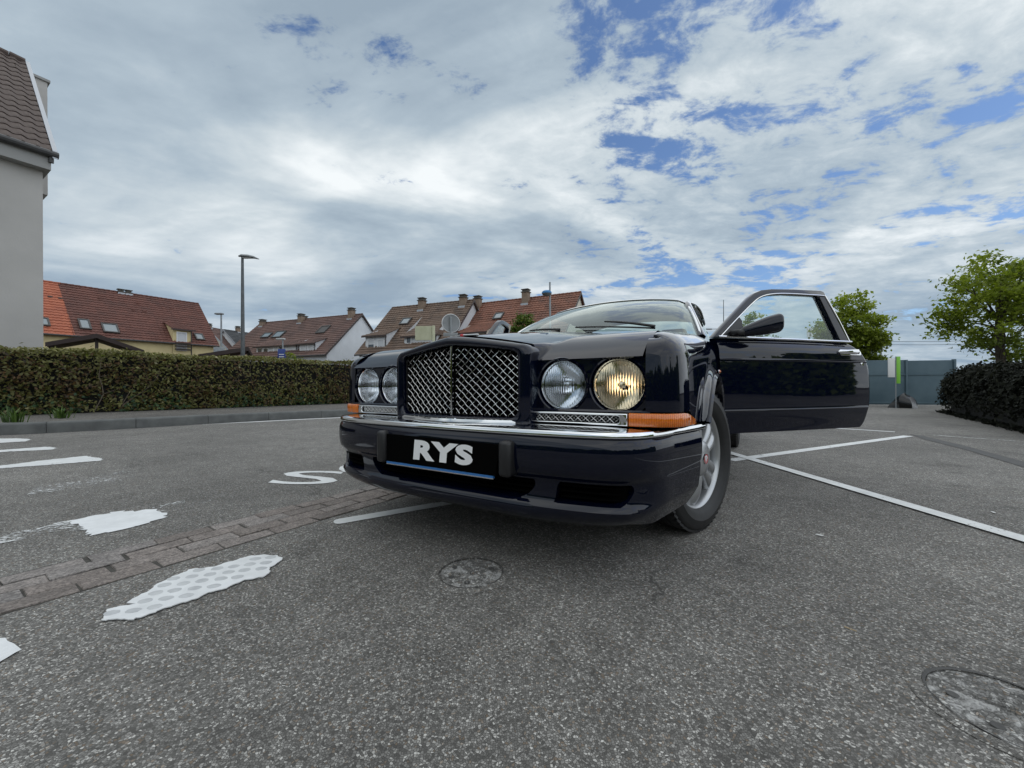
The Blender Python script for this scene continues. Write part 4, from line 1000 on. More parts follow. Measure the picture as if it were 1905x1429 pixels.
# --- open shelters in front of the yellow house
def shelter(label, apex, left, right, Y, roofmat, depth=4.0, rot=0.0):
    A = at(*apex, Y); rot = math.atan2(A[1], A[0]) - math.pi/2 + rot
    t = thing('garden_shelter', label, 'shelter', (A[0], Y, 0), rot, 'garden shelters behind the hedge')
    ex, ey = np.array([math.cos(rot), math.sin(rot)]), np.array([-math.sin(rot), math.cos(rot)])
    def hit(p):
        q = ray(*p); k = (A[:2] @ ey)/(q[:2] @ ey); w = q*k; return np.array([(w[:2]-A[:2]) @ ex, 0, CAM_H+w[2]])
    a, l, r = hit(apex), hit(left), hit(right)
    for e, nm in ((l, 'roof'), (r, 'roof')):
        v = [(a[0], 0, a[2]), (e[0], 0, e[2]), (e[0], depth, e[2]), (a[0], depth, a[2])]; up = .09
        v += [(x, y, z+up) for x, y, z in v]; b = MB(); b.add(v, [(0, 1, 2, 3), (4, 5, 6, 7), (0, 4, 5, 1), (1, 5, 6, 2), (2, 6, 7, 3), (3, 7, 4, 0)]); o = b.build(nm, M[roofmat], t, smooth=False)
        n = 9
        for k in range(n):
            b = MB(); q = [(a[0]+(e[0]-a[0])*u, 0, a[2]+(e[2]-a[2])*u + up+.012) for u in (k/n, (k+1)/n)]
            b.box((min(q[0][0], q[1][0]), 0, 0), (max(q[0][0], q[1][0]), depth, .025)); z0_, z1_ = (q[0][2], q[1][2]) if q[0][0] < q[1][0] else (q[1][2], q[0][2])
            xs = [p[0] for p in b.v]; x0_, x1_ = min(xs), max(xs); b.v = [(p[0], p[1], p[2] + z0_ + (z1_-z0_)*(p[0]-x0_)/(x1_-x0_)) for p in b.v]; b.build('roof_sheet', M[roofmat], o, smooth=False)
    for e in (l, r):
        b = MB(); v = [(a[0], -.05, a[2]+.14), (e[0], -.05, e[2]+.14), (e[0], -.02, e[2]-.08), (a[0], -.02, a[2]-.10)]; v2 = [(x, y+.03, z) for x, y, z in v]
        b.add(v + v2, [(0, 1, 2, 3), (7, 6, 5, 4), (0, 4, 5, 1), (1, 5, 6, 2), (2, 6, 7, 3), (3, 7, 4, 0)]); b.build('verge_board', M['verge'], t, smooth=False)
    for x in (l[0]*.9, 0, r[0]*.9):
        zt_ = a[2] + (l[2]-a[2])*(x/l[0]) if x < 0 else (a[2]+(r[2]-a[2])*(x/r[0]))
        for y in (.3, depth-.3):
            b = MB(); b.box((x-.07, y-.07, 0), (x+.07, y+.07, zt_)); b.build('post', M['timber'], t, smooth=False)
    b = MB(); b.box((l[0]*.92, depth-.1, 0), (r[0]*.92, depth, min(l[2], r[2]))); b.build('back_wall', M['timber'], t, smooth=False)
shelter('dark open gabled shelter in front of the yellow house', (179.8, 625.5), (84, 642), (268, 656), 22.0, 'tile_dark')
shelter('low red roofed shed left of the tall lamp post', (462, 649.5), (368, 664), (470, 664), 24.0, 'tile_mauve')

# --- tall grey building at the left edge: tiles built one by one
gut_far, gut_near = at(108, 288, 10.35), at(0, 252, 9.55)
gz = 6.78
fa, na = at_height(108.5, 288, gz)[:2], at_height(0, 252, gz)[:2]
gd = (fa-na)/np.linalg.norm(fa-na); gn = np.array([gd[1], -gd[0]])         # outwards, towards the road
bt = thing('grey_building', 'tall grey rendered building with brown tiled roof at the left edge', 'building', (fa[0], fa[1], 0), math.atan2(gd[1], gd[0]))
# local: x along the eave (0 at the far corner, negative towards the camera), -y outwards, z up
Lw = 14.0
def bloc(P): q = np.array(P[:2])-fa; return np.array([q @ gd, -(q @ gn), P[2]])
def bplane_y(x, y, yy):
    r = ray(x, y); c = bloc([0, 0, CAM_H]); e = bloc([r[0], r[1], CAM_H+r[2]])-c; t = (yy-c[1])/e[1]; return c+t*e
yw = .34
xc = bplane_y(80, 450, yw)[0]                   # wall corner under the eave
b = MB(); b.box((-Lw, yw, 0), (xc, 8.5, gz-.42)); b.build('wall', M['grey_wall'], bt, smooth=False)
b = MB(); b.box((-Lw, .06, gz-.44), (bplane_y(95, 290, .06)[0], 8.4, gz-.10)); b.build('eaves_box', M['soffit'], bt, smooth=False)
b = MB(); b.tube([(-Lw, -.02, gz-.05), (0.0, -.02, gz-.05)], .085, 10); b.build('gutter', M['gutter'], bt)
b = MB(); b.tube([(-.12, .02, gz-.12), (-.12, .03, gz-.26)], .05, 8); b.build('gutter_outlet', M['gutter'], bt)
def bslope(x, y, m_=1.0):
    r = ray(x, y); c = bloc([0, 0, CAM_H]); e = bloc([r[0], r[1], CAM_H+r[2]])-c; t = (gz + m_*c[1]-c[2])/(e[2]-m_*e[1]); return c+t*e
rt = bslope(48, 119); hr = rt[1]; xr = rt[0]     # ridge distance from the eave and verge position at the top
x_e = -.10
# verge line: from (x_e, 0, gz) to (xr, hr, gz+hr)
b = MB()
v = [(-Lw, .0, gz-.04), (x_e, .0, gz-.04), (xr, hr, gz+hr-.04), (-Lw, hr, gz+hr-.04), (-Lw, 2*hr, gz-.04), (x_e, 2*hr, gz-.04)]
b.add(v, [(0, 1, 2, 3), (3, 2, 5, 4), (1, 5, 2)]); b.build('roof_deck', M['grey_wall'], bt, smooth=False)
tp, tw_ = .335, .235; ncs = int(hr*math.sqrt(2)/tp); tme = []
for k in range(4):
    n = 9; P = np.zeros((n, 4, 3))
    for i in range(n):
        x = -tw_/2 + tw_*i/(n-1); w = .022*math.cos(2*math.pi*i/(n-1)) + rng.normal(0, .0012)
        P[i] = [(x, -.015, .0), (x, -.02, .032 + w), (x, tp*.5, .028 + w*.95), (x, tp + .03, .006 + w*.8)]
    b = MB(); b.grid(P, flip=True); tme.append(b.mesh('tile', M['tile_dark'], True, 50))
rot = Matrix.Rotation(math.pi/4, 4, 'X'); cnt = 0
for c in range(ncs+1):
    u = (c*tp)/math.sqrt(2); xv = x_e + (xr-x_e)*u/hr
    for k in range(13):
        x = xv - .02 - tw_*(k+.5) + (0 if c % 2 == 0 else 0)
        if cnt >= 298: break
        o = link('tile', tme[int(rng.integers(4))], None, bt); cnt += 1
        o.matrix_parent_inverse = Matrix.Identity(4); o.matrix_local = Matrix.Translation((x, u, gz + u + .02)) @ rot @ Matrix.Rotation(rng.normal(0, .012), 4, 'Z') @ Matrix.Rotation(rng.normal(0, .01), 4, 'X')
b = MB(); v = []
for (x, y, z) in ((x_e-.01, -.06, gz-.06), (xr-.01, hr, gz+hr)): v += [(x, y, z-.10), (x, y, z+.10), (x+.09, y, z-.10), (x+.09, y, z+.10)]
b.add(v, [(0, 1, 5, 4), (2, 6, 7, 3), (1, 3, 7, 5), (0, 4, 6, 2), (0, 2, 3, 1), (4, 5, 7, 6)]); b.build('verge_trim', M['verge_zinc'], bt, smooth=False)
b = MB()
for k in range(14): b.tube([(xr-.02-.33*k, hr, gz+hr+.05), (xr-.02-.33*(k+1)+.02, hr, gz+hr+.07)], .10, 8)
b.build('ridge_tiles', M['tile_dark'], bt, kind='stuff')
c0, c1, c2 = bplane_y(58, 140, hr+1.2), bplane_y(89, 158, hr+1.2), bplane_y(84, 240, hr+1.2)
b = MB(); b.box((c0[0]-.4, hr+.9, gz+.5), (c1[0]-.06, hr+2.0, c1[2]-.08)); ch = b.build('chimney', M['grey_wall'], bt, smooth=False)
b = MB(); b.box((c0[0]-.46, hr+.84, c1[2]-.08), (c1[0], hr+2.06, c1[2])); b.build('cap', M['soffit'], ch, smooth=False)

# ------------------------------------------------------------------ street furniture beyond the hedge
def pole_lamp(label, px, ytop, Y, r0, r1, head, mat='galv_dark', base=0.0):
    p = at(px, ytop, Y); t = thing('street_lamp', label, 'street lamp', (p[0], Y, base), 0, 'street lamps'); z = p[2]-base
    b = MB(); b.tube([(0, 0, 0), (0, 0, 1.0), (0, 0, z)], [r0*1.15, r0, r1], 12); b.build('pole', M[mat], t)
    return t, z
t, z = pole_lamp('tall grey street lamp with slim head above the hedge', 451, 478, 14.5, .075, .042, None)
pts = np.array([(-.13, 0, .02), (-.02, 0, .03), (.2, 0, .01), (.42, 0, -.03), (.60, 0, -.085)]); b = MB()
P = np.zeros((5, 14, 3))
for i, (w, h_) in enumerate(((.04, .035), (.085, .065), (.10, .07), (.095, .06), (.03, .02))):
    for k in range(14):
        a = 2*math.pi*k/14; P[i, k] = pts[i] + np.array([0, w*math.cos(a), h_*math.sin(a)*(1.0 if math.sin(a) > 0 else .55)])
b.grid(P, cv=True); b.f += [tuple(range(14)), tuple(56+k for k in range(14))[::-1]]; b.v = [(p[0], p[1], p[2]+z) for p in b.v]; b.build('lamp_head', M['lamp_head'], t)
b = MB(); b.box((.02, -.07, z-.05), (.44, .07, z-.03), .008); b.build('lamp_bowl', M['lamp_bowl'], t)
t, z = pole_lamp('smaller street lamp with a grey cabinet on its pole', 411.5, 585, 29.0, .075, .05, None, 'galv')
b = MB(); b.box((-.42, -.14, z-.02), (.12, .14, z+.10), .04); b.build('lamp_head', M['lamp_head'], t)
b = MB(); b.box((-.40, -.25, 2.2), (.30, -.05, 3.6), .02); b.build('cabinet', M['galv'], t)
t, z = pole_lamp('short street lamp with a blue plate in front of the white house', 526, 632, 26.0, .06, .045, None, 'galv')
b = MB(); b.box((-.40, -.12, z-.02), (.14, .12, z+.10), .04); b.build('lamp_head', M['lamp_bowl'], t)
b = MB(); b.box((-.28, -.10, z-1.45), (.22, -.07, z-.62), .01); b.build('plate', M['sign_blue'], t)
b = MB(); b.box((-.2, -.105, z-1.0), (.14, -.101, z-.95)); b.box((-.2, -.105, z-1.15), (.14, -.101, z-1.1)); b.build('plate_print', M['frame_white'], t, smooth=False)
t, z = pole_lamp('slim lamp post with a flat blue cap above the windscreen', 1023, 525, 21.0, .06, .045, None, 'galv')
zc = at(1016, 546, 21.0)[2]
b = MB(); b.lathe([(.03, .17), (.16, .15), (.25, .09), (.27, .02), (.26, -.01)], 24, Matrix.Translation((-.17, 0, zc))); b.build('cap', M['blue_cap'], t)
b = MB(); b.lathe([(.262, -.012), (.2, -.09), (.1, -.13), (.001, -.14)], 24, Matrix.Translation((-.17, 0, zc))); b.build('lamp_bowl', M['lamp_head'], t)
# round sign seen from behind
c = at(839, 601.5, 11.6)
t = thing('road_sign', 'back of a round grey road sign above the bonnet', 'road sign', (c[0], 11.6, PAV)); z = c[2]-PAV
Ms = Matrix.Translation((0, 0, z)) @ Matrix.Rotation(math.radians(22), 4, 'Z') @ Matrix.Rotation(math.pi/2, 4, 'X')
b = MB(); b.lathe([(.0001, .0), (.245, .0), (.258, .004)], 48, Ms); b.lathe([(.0001, -.012), (.258, -.012)], 48, Ms); b.build('disc', M['sign_back'], t)
b = MB(); b.lathe([(.255, .016), (.275, .012), (.275, -.014), (.255, -.014)], 48, Ms); b.build('rim', M['sign_rim'], t)
b = MB(); b.tube([(0, -.05, 0), (0, -.05, z+.18)], .03, 10); b.build('post', M['galv'], t)
for dz_ in (.14, -.12):
    b = MB(); b.box((-.17, .001, dz_-.02), (.17, .03, dz_+.02), .005, Ms @ Matrix.Rotation(math.pi/2, 4, 'X') @ Matrix.Scale(-1, 4, (0, 1, 0))); b.build('bracket', M['galv'], t)
c2_ = at(835, 621, 11.6); b = MB(); b.box((-.21, -.10, z-.40), (.21, -.085, z-.29), .004); b.build('small_plate', M['sign_back'], t)
# yellowish board on a post
c = at(788, 620, 10.6); c3 = at(806.5, 606, 10.6)
t = thing('notice_board', 'back of a mossy cream board on a square post', 'sign', (c3[0], 10.6, PAV))
b = MB(); b.box((-.035, -.035, 0), (.035, .035, c3[2]-PAV), .006); b.build('post', M['board_back'], t)
w = 31.0*10.6/FPX; h_ = 26.5*10.6/FPX
v, f = fill2d([rrect(c[0]-c3[0]-w/2, c[2]-PAV-h_/2, c[0]-c3[0]+w/2, c[2]-PAV+h_/2, .03, 4)], .018, .004)
obj('board', [(p[0], p[2]-.0, p[1]) for p in v], [q[::-1] for q in f], M['board_back'], t, smooth=False)
b = MB(); b.box((c[0]-c3[0]+w/2-.02, -.018, c[2]-PAV-h_*.35), (-.036, .018, c[2]-PAV-h_*.25)); b.box((c[0]-c3[0]+w/2-.02, -.018, c[2]-PAV+h_*.25), (-.036, .018, c[2]-PAV+h_*.35)); b.build('bracket', M['galv_dark'], t, smooth=False)

# shrubs and small trees in the gardens
def shrub(label, x, ybase, Y, lobes, n, size, mat, clumps=40, density=.6):
    p = at(x, ybase, Y); return tree(label, (p[0], Y, 0), lobes, n, size, mat, .05, 'garden shrubs beyond the hedge', 'garden_shrub', 'shrub', clumps, 5, density)
shrub('bushy green conifer beside the windscreen', 974, 700, 20.0, [(.05, 0, 3.6, .62, .55, .85), (.1, 0, 3.0, .85, .6, .8), (-.35, 0, 2.6, .75, .6, .7), (.2, 0, 2.3, 1.0, .7, .7), (-.7, 0, 2.1, .6, .6, .5), (.3, 0, 4.3, .25, .25, .3)], 15000, .12, M['conifer_leaf'], 170, .36)
shrub('dark green bush below the mossy board', 775, 700, 15.5, [(0, 0, 1.4, .62, .5, .55), (.4, 0, 1.75, .5, .4, .5), (.75, 0, 1.4, .5, .5, .6)], 6000, .085, M['conifer_leaf'], 50, .5)
shrub('pale leafy shrub behind the hedge by the white house', 512, 690, 19.0, [(-.6, 0, 1.7, .5, .5, .5), (.15, 0, 1.6, .5, .5, .45), (.8, 0, 1.75, .35, .4, .5), (-1.1, 0, 1.5, .3, .3, .4)], 2600, .10, M['tree_leaf'], 40, .45)
shrub('ragged young shoots above the hedge by the shelter', 170, 690, 11.5, [(0, 0, 1.55, .7, .3, .22), (.9, 0, 1.5, .5, .3, .15)], 700, .09, M['tree_leaf'], 26, .3)
shrub('green shoots above the hedge below the yellow dormer', 300, 700, 13.0, [(0, 0, 1.6, .5, .3, .22), (.55, 0, 1.55, .4, .3, .18)], 700, .09, M['tree_leaf'], 26, .3)
shrub('white flowering bush left of the bonnet', 705, 700, 18.0, [(0, 0, 1.7, .6, .5, .4), (.5, 0, 1.6, .4, .4, .3)], 1500, .09, M['tree_leaf'], 30, .5)

# ------------------------------------------------------------------ the car: x = its left, y = towards its rear, z = up, origin on the ground below the bumper
TH, CX0, CY0 = math.radians(32.0389), -.32035, 1.59547
car = thing('parked_coupe', 'dark navy luxury coupe with mesh grille, plate RYS and both doors open', 'car', (CX0, CY0, 0), -TH)
def cproj(u, v, w):
    X = CX0+u*math.cos(TH)+v*math.sin(TH); Z = CY0-u*math.sin(TH)+v*math.cos(TH); return X, Z, w
def cpart(name, mb, mat, parent=None, sharp=35, smooth=True, **k): return mb.build(name, M[mat], parent or car, smooth, sharp, **k)
AX_F, AX_R, WR, ARCH = .947, 3.985, .347, .402
# --- plan outline of the front wing, from the outer lamp edge round the corner to the door
OUT = spline([(.785, .214), (.815, .216), (.845, .224), (.872, .243), (.892, .275), (.905, .33), (.913, .42), (.919, .6), (.925, .947), (.923, 1.2), (.918, 1.462)], 600)
def wing_top(v): return pchip(v, [.2, .4, .8, 1.2, 1.47], [.868, .905, .948, .984, 1.003])
def roll_a(v): return pchip(v, [.2, .5, .9, 1.47], [.095, .135, .150, .155])
def roll_b(v): return pchip(v, [.2, .5, .9, 1.47], [.075, .125, .150, .158])
def arch_low(v, ax, front, rear):
    d = v-ax
    if abs(d) < ARCH: return max(WR + math.sqrt(ARCH*ARCH - d*d), front if d < 0 else 0)
    return front if d < 0 else rear
idx = np.unique(np.r_[np.linspace(0, 330, 60).astype(int), np.linspace(330, 599, 120).astype(int)])
def barrel(w, top): return .018*((w-.64)/.25)**2 if w < .9 else .02
def wing():
    S = OUT[idx]; tn = np.gradient(OUT, axis=0)[idx]; tn /= np.linalg.norm(tn, axis=1)[:, None]; nn = np.stack([tn[:, 1], -tn[:, 0]], 1)
    nr, nroll = 26, 18; P = np.zeros((len(S), nr+nroll, 3))
    for i, (o, n) in enumerate(zip(S, nn)):
        v = o[1]; wt, a, b_ = float(wing_top(v)), float(roll_a(v)), float(roll_b(v)); lo = arch_low(v, AX_F, .607-.052*float(sstep(v, .34, .42)), .25); sh = wt-b_
        for j in range(nr):
            w = lo + (sh-lo)*(j/nr)**(.8 if lo > .62 else 1); r = math.hypot(v-AX_F, w-WR)-ARCH
            d = barrel(w, sh) - .022*math.exp(-(max(r, 0)/.035)**2)*(1 if .5 < v < 1.45 else 0)*min(1, max(0, (w-.42)/.15))
            d0 = barrel(sh, sh); P[i, j] = (*(o - n*d), w)
        for j in range(nroll):
            t = math.pi/2*j/(nroll-1); d = barrel(sh, sh)+ (a-barrel(sh, sh))*(1-math.cos(t)); P[i, nr+j] = (*(o - n*d), sh + b_*math.sin(t))
    return P
WP = wing()
def mir(P): Q = np.array(P).copy(); Q[..., 0] *= -1; return Q
for sgn in (1, -1):
    b = MB(); b.grid(WP if sgn > 0 else mir(WP), flip=(sgn < 0)); wing_o = cpart('front_wing', b, 'paint')
    # wheel arch lip with its flange turned inwards
    A = np.radians(np.linspace(150, -8, 60)); P = np.zeros((60, 6, 3))
    for i, a in enumerate(A):
        v = AX_F - math.cos(a)*0 + ARCH*math.cos(a)*-1 if False else AX_F - ARCH*math.cos(math.pi - a)*1.0
        v = AX_F + ARCH*math.cos(a)*1.0; w = WR + ARCH*math.sin(a)
        uo = np.interp(np.clip(v, .33, 1.46), OUT[100:, 1], OUT[100:, 0]) - barrel(w, 0)
        for j, (du, dr) in enumerate(((.006, .010), (.026, .006), (.034, -.004), (.028, -.014), (.0, -.018), (-.16, -.018))):
            P[i, j] = (sgn*(uo+du), AX_F + (ARCH+dr)*math.cos(a), WR + (ARCH+dr)*math.sin(a))
    b = MB(); b.grid(P, flip=(sgn > 0)); cpart('arch_lip', b, 'paint')
    P = np.zeros((30, 2, 3))
    for i, a in enumerate(np.radians(np.linspace(158, -8, 30))): P[i, 0] = (sgn*.88, AX_F+.385*math.cos(a), WR+.385*math.sin(a)); P[i, 1] = (sgn*.45, AX_F+.385*math.cos(a), WR+.385*math.sin(a))
    b = MB(); b.grid(P); b.grid(np.stack([P[:, 1], np.repeat(np.array([[sgn*.45, AX_F, WR]]), 30, 0)], 1)); cpart('wheel_well', b, 'black')
# --- bonnet
WE = WP[:, -1]; WE = WE[np.argsort(WE[:, 1])]; WE = WE[WE[:, 1] > WP[0, -1, 1]+.0005]
def uo(v): return np.interp(v, np.r_[.2, WP[0, -1, 1], WE[:, 1]], np.r_[.783, .783, np.minimum.accumulate(np.maximum(WE[:, 0], .70)*0 + WE[:, 0]) if False else WE[:, 0]]) - .0015
def crest(v): return pchip(v, [.1, .2, .4, .8, 1.3, 1.55], [.905, .923, .952, 1.008, 1.066, 1.086])
def bonnet_h(u, v):
    u = abs(u); wt = float(wing_top(max(v, .31)))
    edge = wt
    if v < .504: t = (v-.204)/.30; wt = float(wing_top(.504)); edge = .800 + (wt-.800)*(1-(1-t)**2.2)
    U = float(uo(v)); base = edge + (.018*sstep(v, .25, .8))*(1-(u/U)**2)
    pl = float(crest(v)) - .10*u - .18*u*u*(1-.4*sstep(v, .3, 1.2))
    wdt = .022 + .34*max(0, v-.2)**.9
    g = 1 - sstep(u, .352, .352 + wdt)
    return base + (max(pl-base, 0))*g if pl > base else base + (pl-base)*g
vs = np.unique(np.r_[np.linspace(.204, .215, 6), np.linspace(.215, .32, 16), np.linspace(.32, 1.40, 50)])
ucol = np.unique(np.r_[np.linspace(0, .34, 16), np.linspace(.34, .40, 14), np.linspace(.40, .56, 10)])
P = []
for v in vs:
    U = float(uo(v)) - .003; us = np.r_[ucol, .56 + (U-.56)*np.linspace(.08, 1, 14)]; row = []
    for u in np.r_[-us[:0:-1], us]:
        vb = v + (.11*sstep(abs(u), .1, .76)*sstep(v, .9, 1.40)); row.append((u, vb, bonnet_h(u, vb)))
    P.append(row)
P = np.array(P); first = P[0:1].copy(); first[..., 2] -= .006; first[..., 1] += .012
sidea = P.copy()
b = MB(); b.grid(np.concatenate([first, P])); bonnet = cpart('bonnet', b, 'paint', sharp=60)
# black trough under the shut lines
b = MB(); b.box((-.74, .32, .26), (.74, 1.45, .70)); cpart('bonnet_light_block', b, 'black', smooth=False)  # black box added under the bonnet to block light
P = np.zeros((40, 2, 3))
for sgn in (1, -1):
    for i, v in enumerate(np.linspace(.36, 1.47, 40)): w = float(wing_top(v)); P[i] = [(sgn*(uo(v)-.03), v, w-.05), (sgn*(uo(v)+.03), v, w-.05)]
    b = MB(); b.grid(P); cpart('shut_gutter', b, 'black')
# cowl
P = np.zeros((2, 41, 3))
for i, u in enumerate(np.linspace(-.80, .80, 41)):
    va = 1.36 + .11*float(sstep(abs(u), .1, .76)); P[0, i] = (u, va, bonnet_h(u*.95, va)-.03); P[1, i] = (u, va+.16, bonnet_h(u*.95, va)-.015)
b = MB(); b.grid(P); cpart('cowl', b, 'black_plastic')

# --- radiator shell and grille
gtop = lambda u: .913 - .055*min(abs(u)/.365, 1)**1.25
hw = .372
ol = [(-.345, .540)] ; outer = [(-hw+.004, .542), (hw-.004, .542)]
n = 26
top = [(hw*math.cos(t)*0 + q, gtop(q)) for t, q in ((0, x) for x in np.linspace(hw-.045, -(hw-.045), n))]
rc = [(hw-.045+.045*math.sin(t), gtop(hw-.045)-.040+.040*math.cos(t)) for t in np.linspace(math.pi/2, 0, 8)][:-1]
outer = [(-hw, .542), (hw, .542)] + rc + top + [(-x, z) for x, z in rc[::-1]]
ih, ib, it = .318, .574, .834
itop = lambda u: .872 - .038*min(abs(u)/ih, 1)**1.3
inner_ol = rpoly([(-ih, ib), (ih, ib)], 0) if False else None
rr_ = .035
inner_ol = [(-ih+rr_*(1-math.sin(t)), ib+rr_*(1-math.cos(t))) for t in np.linspace(math.pi/2, 0, 7)] + [(ih-rr_*(1-math.sin(t)), ib+rr_*(1-math.cos(t))) for t in np.linspace(0, math.pi/2, 7)]
inner_ol += [(ih-rr_*(1-math.cos(t)), it-rr_*.6+rr_*math.sin(t)*.75) for t in np.linspace(0, math.pi/2, 7)][:-1]
inner_ol += [(q, itop(q)) for q in np.linspace(ih-rr_, -(ih-rr_), n)]
inner_ol += [(-(ih-rr_*(1-math.cos(t))), it-rr_*.6+rr_*math.sin(t)*.75) for t in np.linspace(math.pi/2, 0, 7)][1:]
prow = lambda u: .102 + .098*(math.sqrt(u*u+.0016)-.04)
grille = bpy.data.objects.new('radiator_grille', None); COL.objects.link(grille); grille.parent = car
def densify(pl, m=.02):
    out = []
    for i in range(len(pl)):
        a, c = np.array(pl[i]), np.array(pl[(i+1) % len(pl)]); k = max(1, int(np.linalg.norm(c-a)/m))
        out += [tuple(a+(c-a)*q/k) for q in range(k)]
    return out
O_, I_ = densify(outer), densify(inner_ol)
# shell built as a loft: inner throat, rounded lip, face, rounded edge, flank back to the wing
def resamp(pl, n, start):
    p = np.array(pl + [pl[0]]); s_ = np.r_[0, np.cumsum(np.linalg.norm(np.diff(p, axis=0), axis=1))]; q = np.linspace(0, s_[-1], n, endpoint=False)
    r = np.stack([np.interp(q, s_, p[:, 0]), np.interp(q, s_, p[:, 1])], 1); k = np.argmin(np.abs(np.arctan2(r[:, 1]-.72, r[:, 0]) - start)); return np.roll(r, -k, 0)
ca = np.linspace(-math.pi, math.pi, 241)[:-1]
def polar(pl):
    p = np.array(densify(pl, .004)); a = np.arctan2((p[:, 1]-.715)/.165, p[:, 0]/.345); o_ = np.argsort(a); a, p = a[o_], p[o_]
    a = np.r_[a-2*np.pi, a, a+2*np.pi]; p = np.r_[p, p, p]; return np.stack([np.interp(ca, a, p[:, 0]), np.interp(ca, a, p[:, 1])], 1)
po, pi_ = polar(outer), polar(inner_ol); cen = np.array([0, .715])
def ringp(f, dv, push=0.0):
    q = pi_ + (po-pi_)*f; dirn = (po-pi_)/np.linalg.norm(po-pi_, axis=1)[:, None]; q = q + dirn*push
    return np.stack([q[:, 0], np.array([prow(x) for x in q[:, 0]]) + dv, q[:, 1]], 1)
rings = [ringp(0, .055, .0), ringp(0, .018, 0), ringp(.03, .007), ringp(.12, .001), ringp(.35, -.004), ringp(.62, -.002), ringp(.80, .004), ringp(.91, .012), ringp(.97, .022), ringp(1.0, .036), ringp(1.0, .06), ringp(1.0, .125)]
P = np.stack(rings, 0); b = MB(); b.grid(P, cv=True, flip=False); shell = cpart('grille_shell', b, 'paint', grille, sharp=70)
# chrome inner trim line, centre bar, dark throat
P = np.stack([ringp(0, .030, -.001), ringp(0, .024, -.006), ringp(0, .032, -.010), ringp(0, .05, -.008)], 0); b = MB(); b.grid(P, cv=True); cpart('inner_trim', b, 'gloss_black', grille)
b = MB(); b.tube([(0, prow(0)+.014, .577), (0, prow(0)+.014, .869)], .0048, 8); cpart('centre_bar', b, 'chrome', grille)
b = MB(); b.grid(np.stack([ringp(0, .050, .004), ringp(0, .09, .004), np.repeat([[0, .19, .715]], 240, 0)], 0), cv=True); cpart('grille_backing', b, 'black', grille, smooth=False)
# woven wire: two families of wavy diagonals per half
from math import floor
inpoly_a = np.array(inner_ol)
def inside(x, z):
    if abs(x) > ih-.001 or z < ib+.001: return False
    return z < (itop(x) if abs(x) < ih-rr_ else it-.01)
mb = MB(); pw, ph = .0368, .0335
for half in (1, -1):
    for fam in (1, -1):
        for k in range(-16, 30):
            # line: x/pw + fam*z/ph = k ; walked by its vertical position
            pts = []
            for q in np.arange(.560, .885, .0062):
                x = (k - fam*((q-.575)/ph))*pw
                if x < .004 or not inside(x, q):
                    if len(pts) > 2: break
                    pts = []; continue
                ph_ = ((x/pw) - fam*(q-.575)/ph)*math.pi
                wv_ = .0026*math.sin(ph_ + (0 if fam > 0 else math.pi)+k*math.pi)
                pts.append((half*x, prow(x)+.034+wv_, q))
            if len(pts) > 2: mb.tube(pts, .00165, 5)
cpart('wire_mesh', mb, 'steel_wire', grille, kind='stuff')

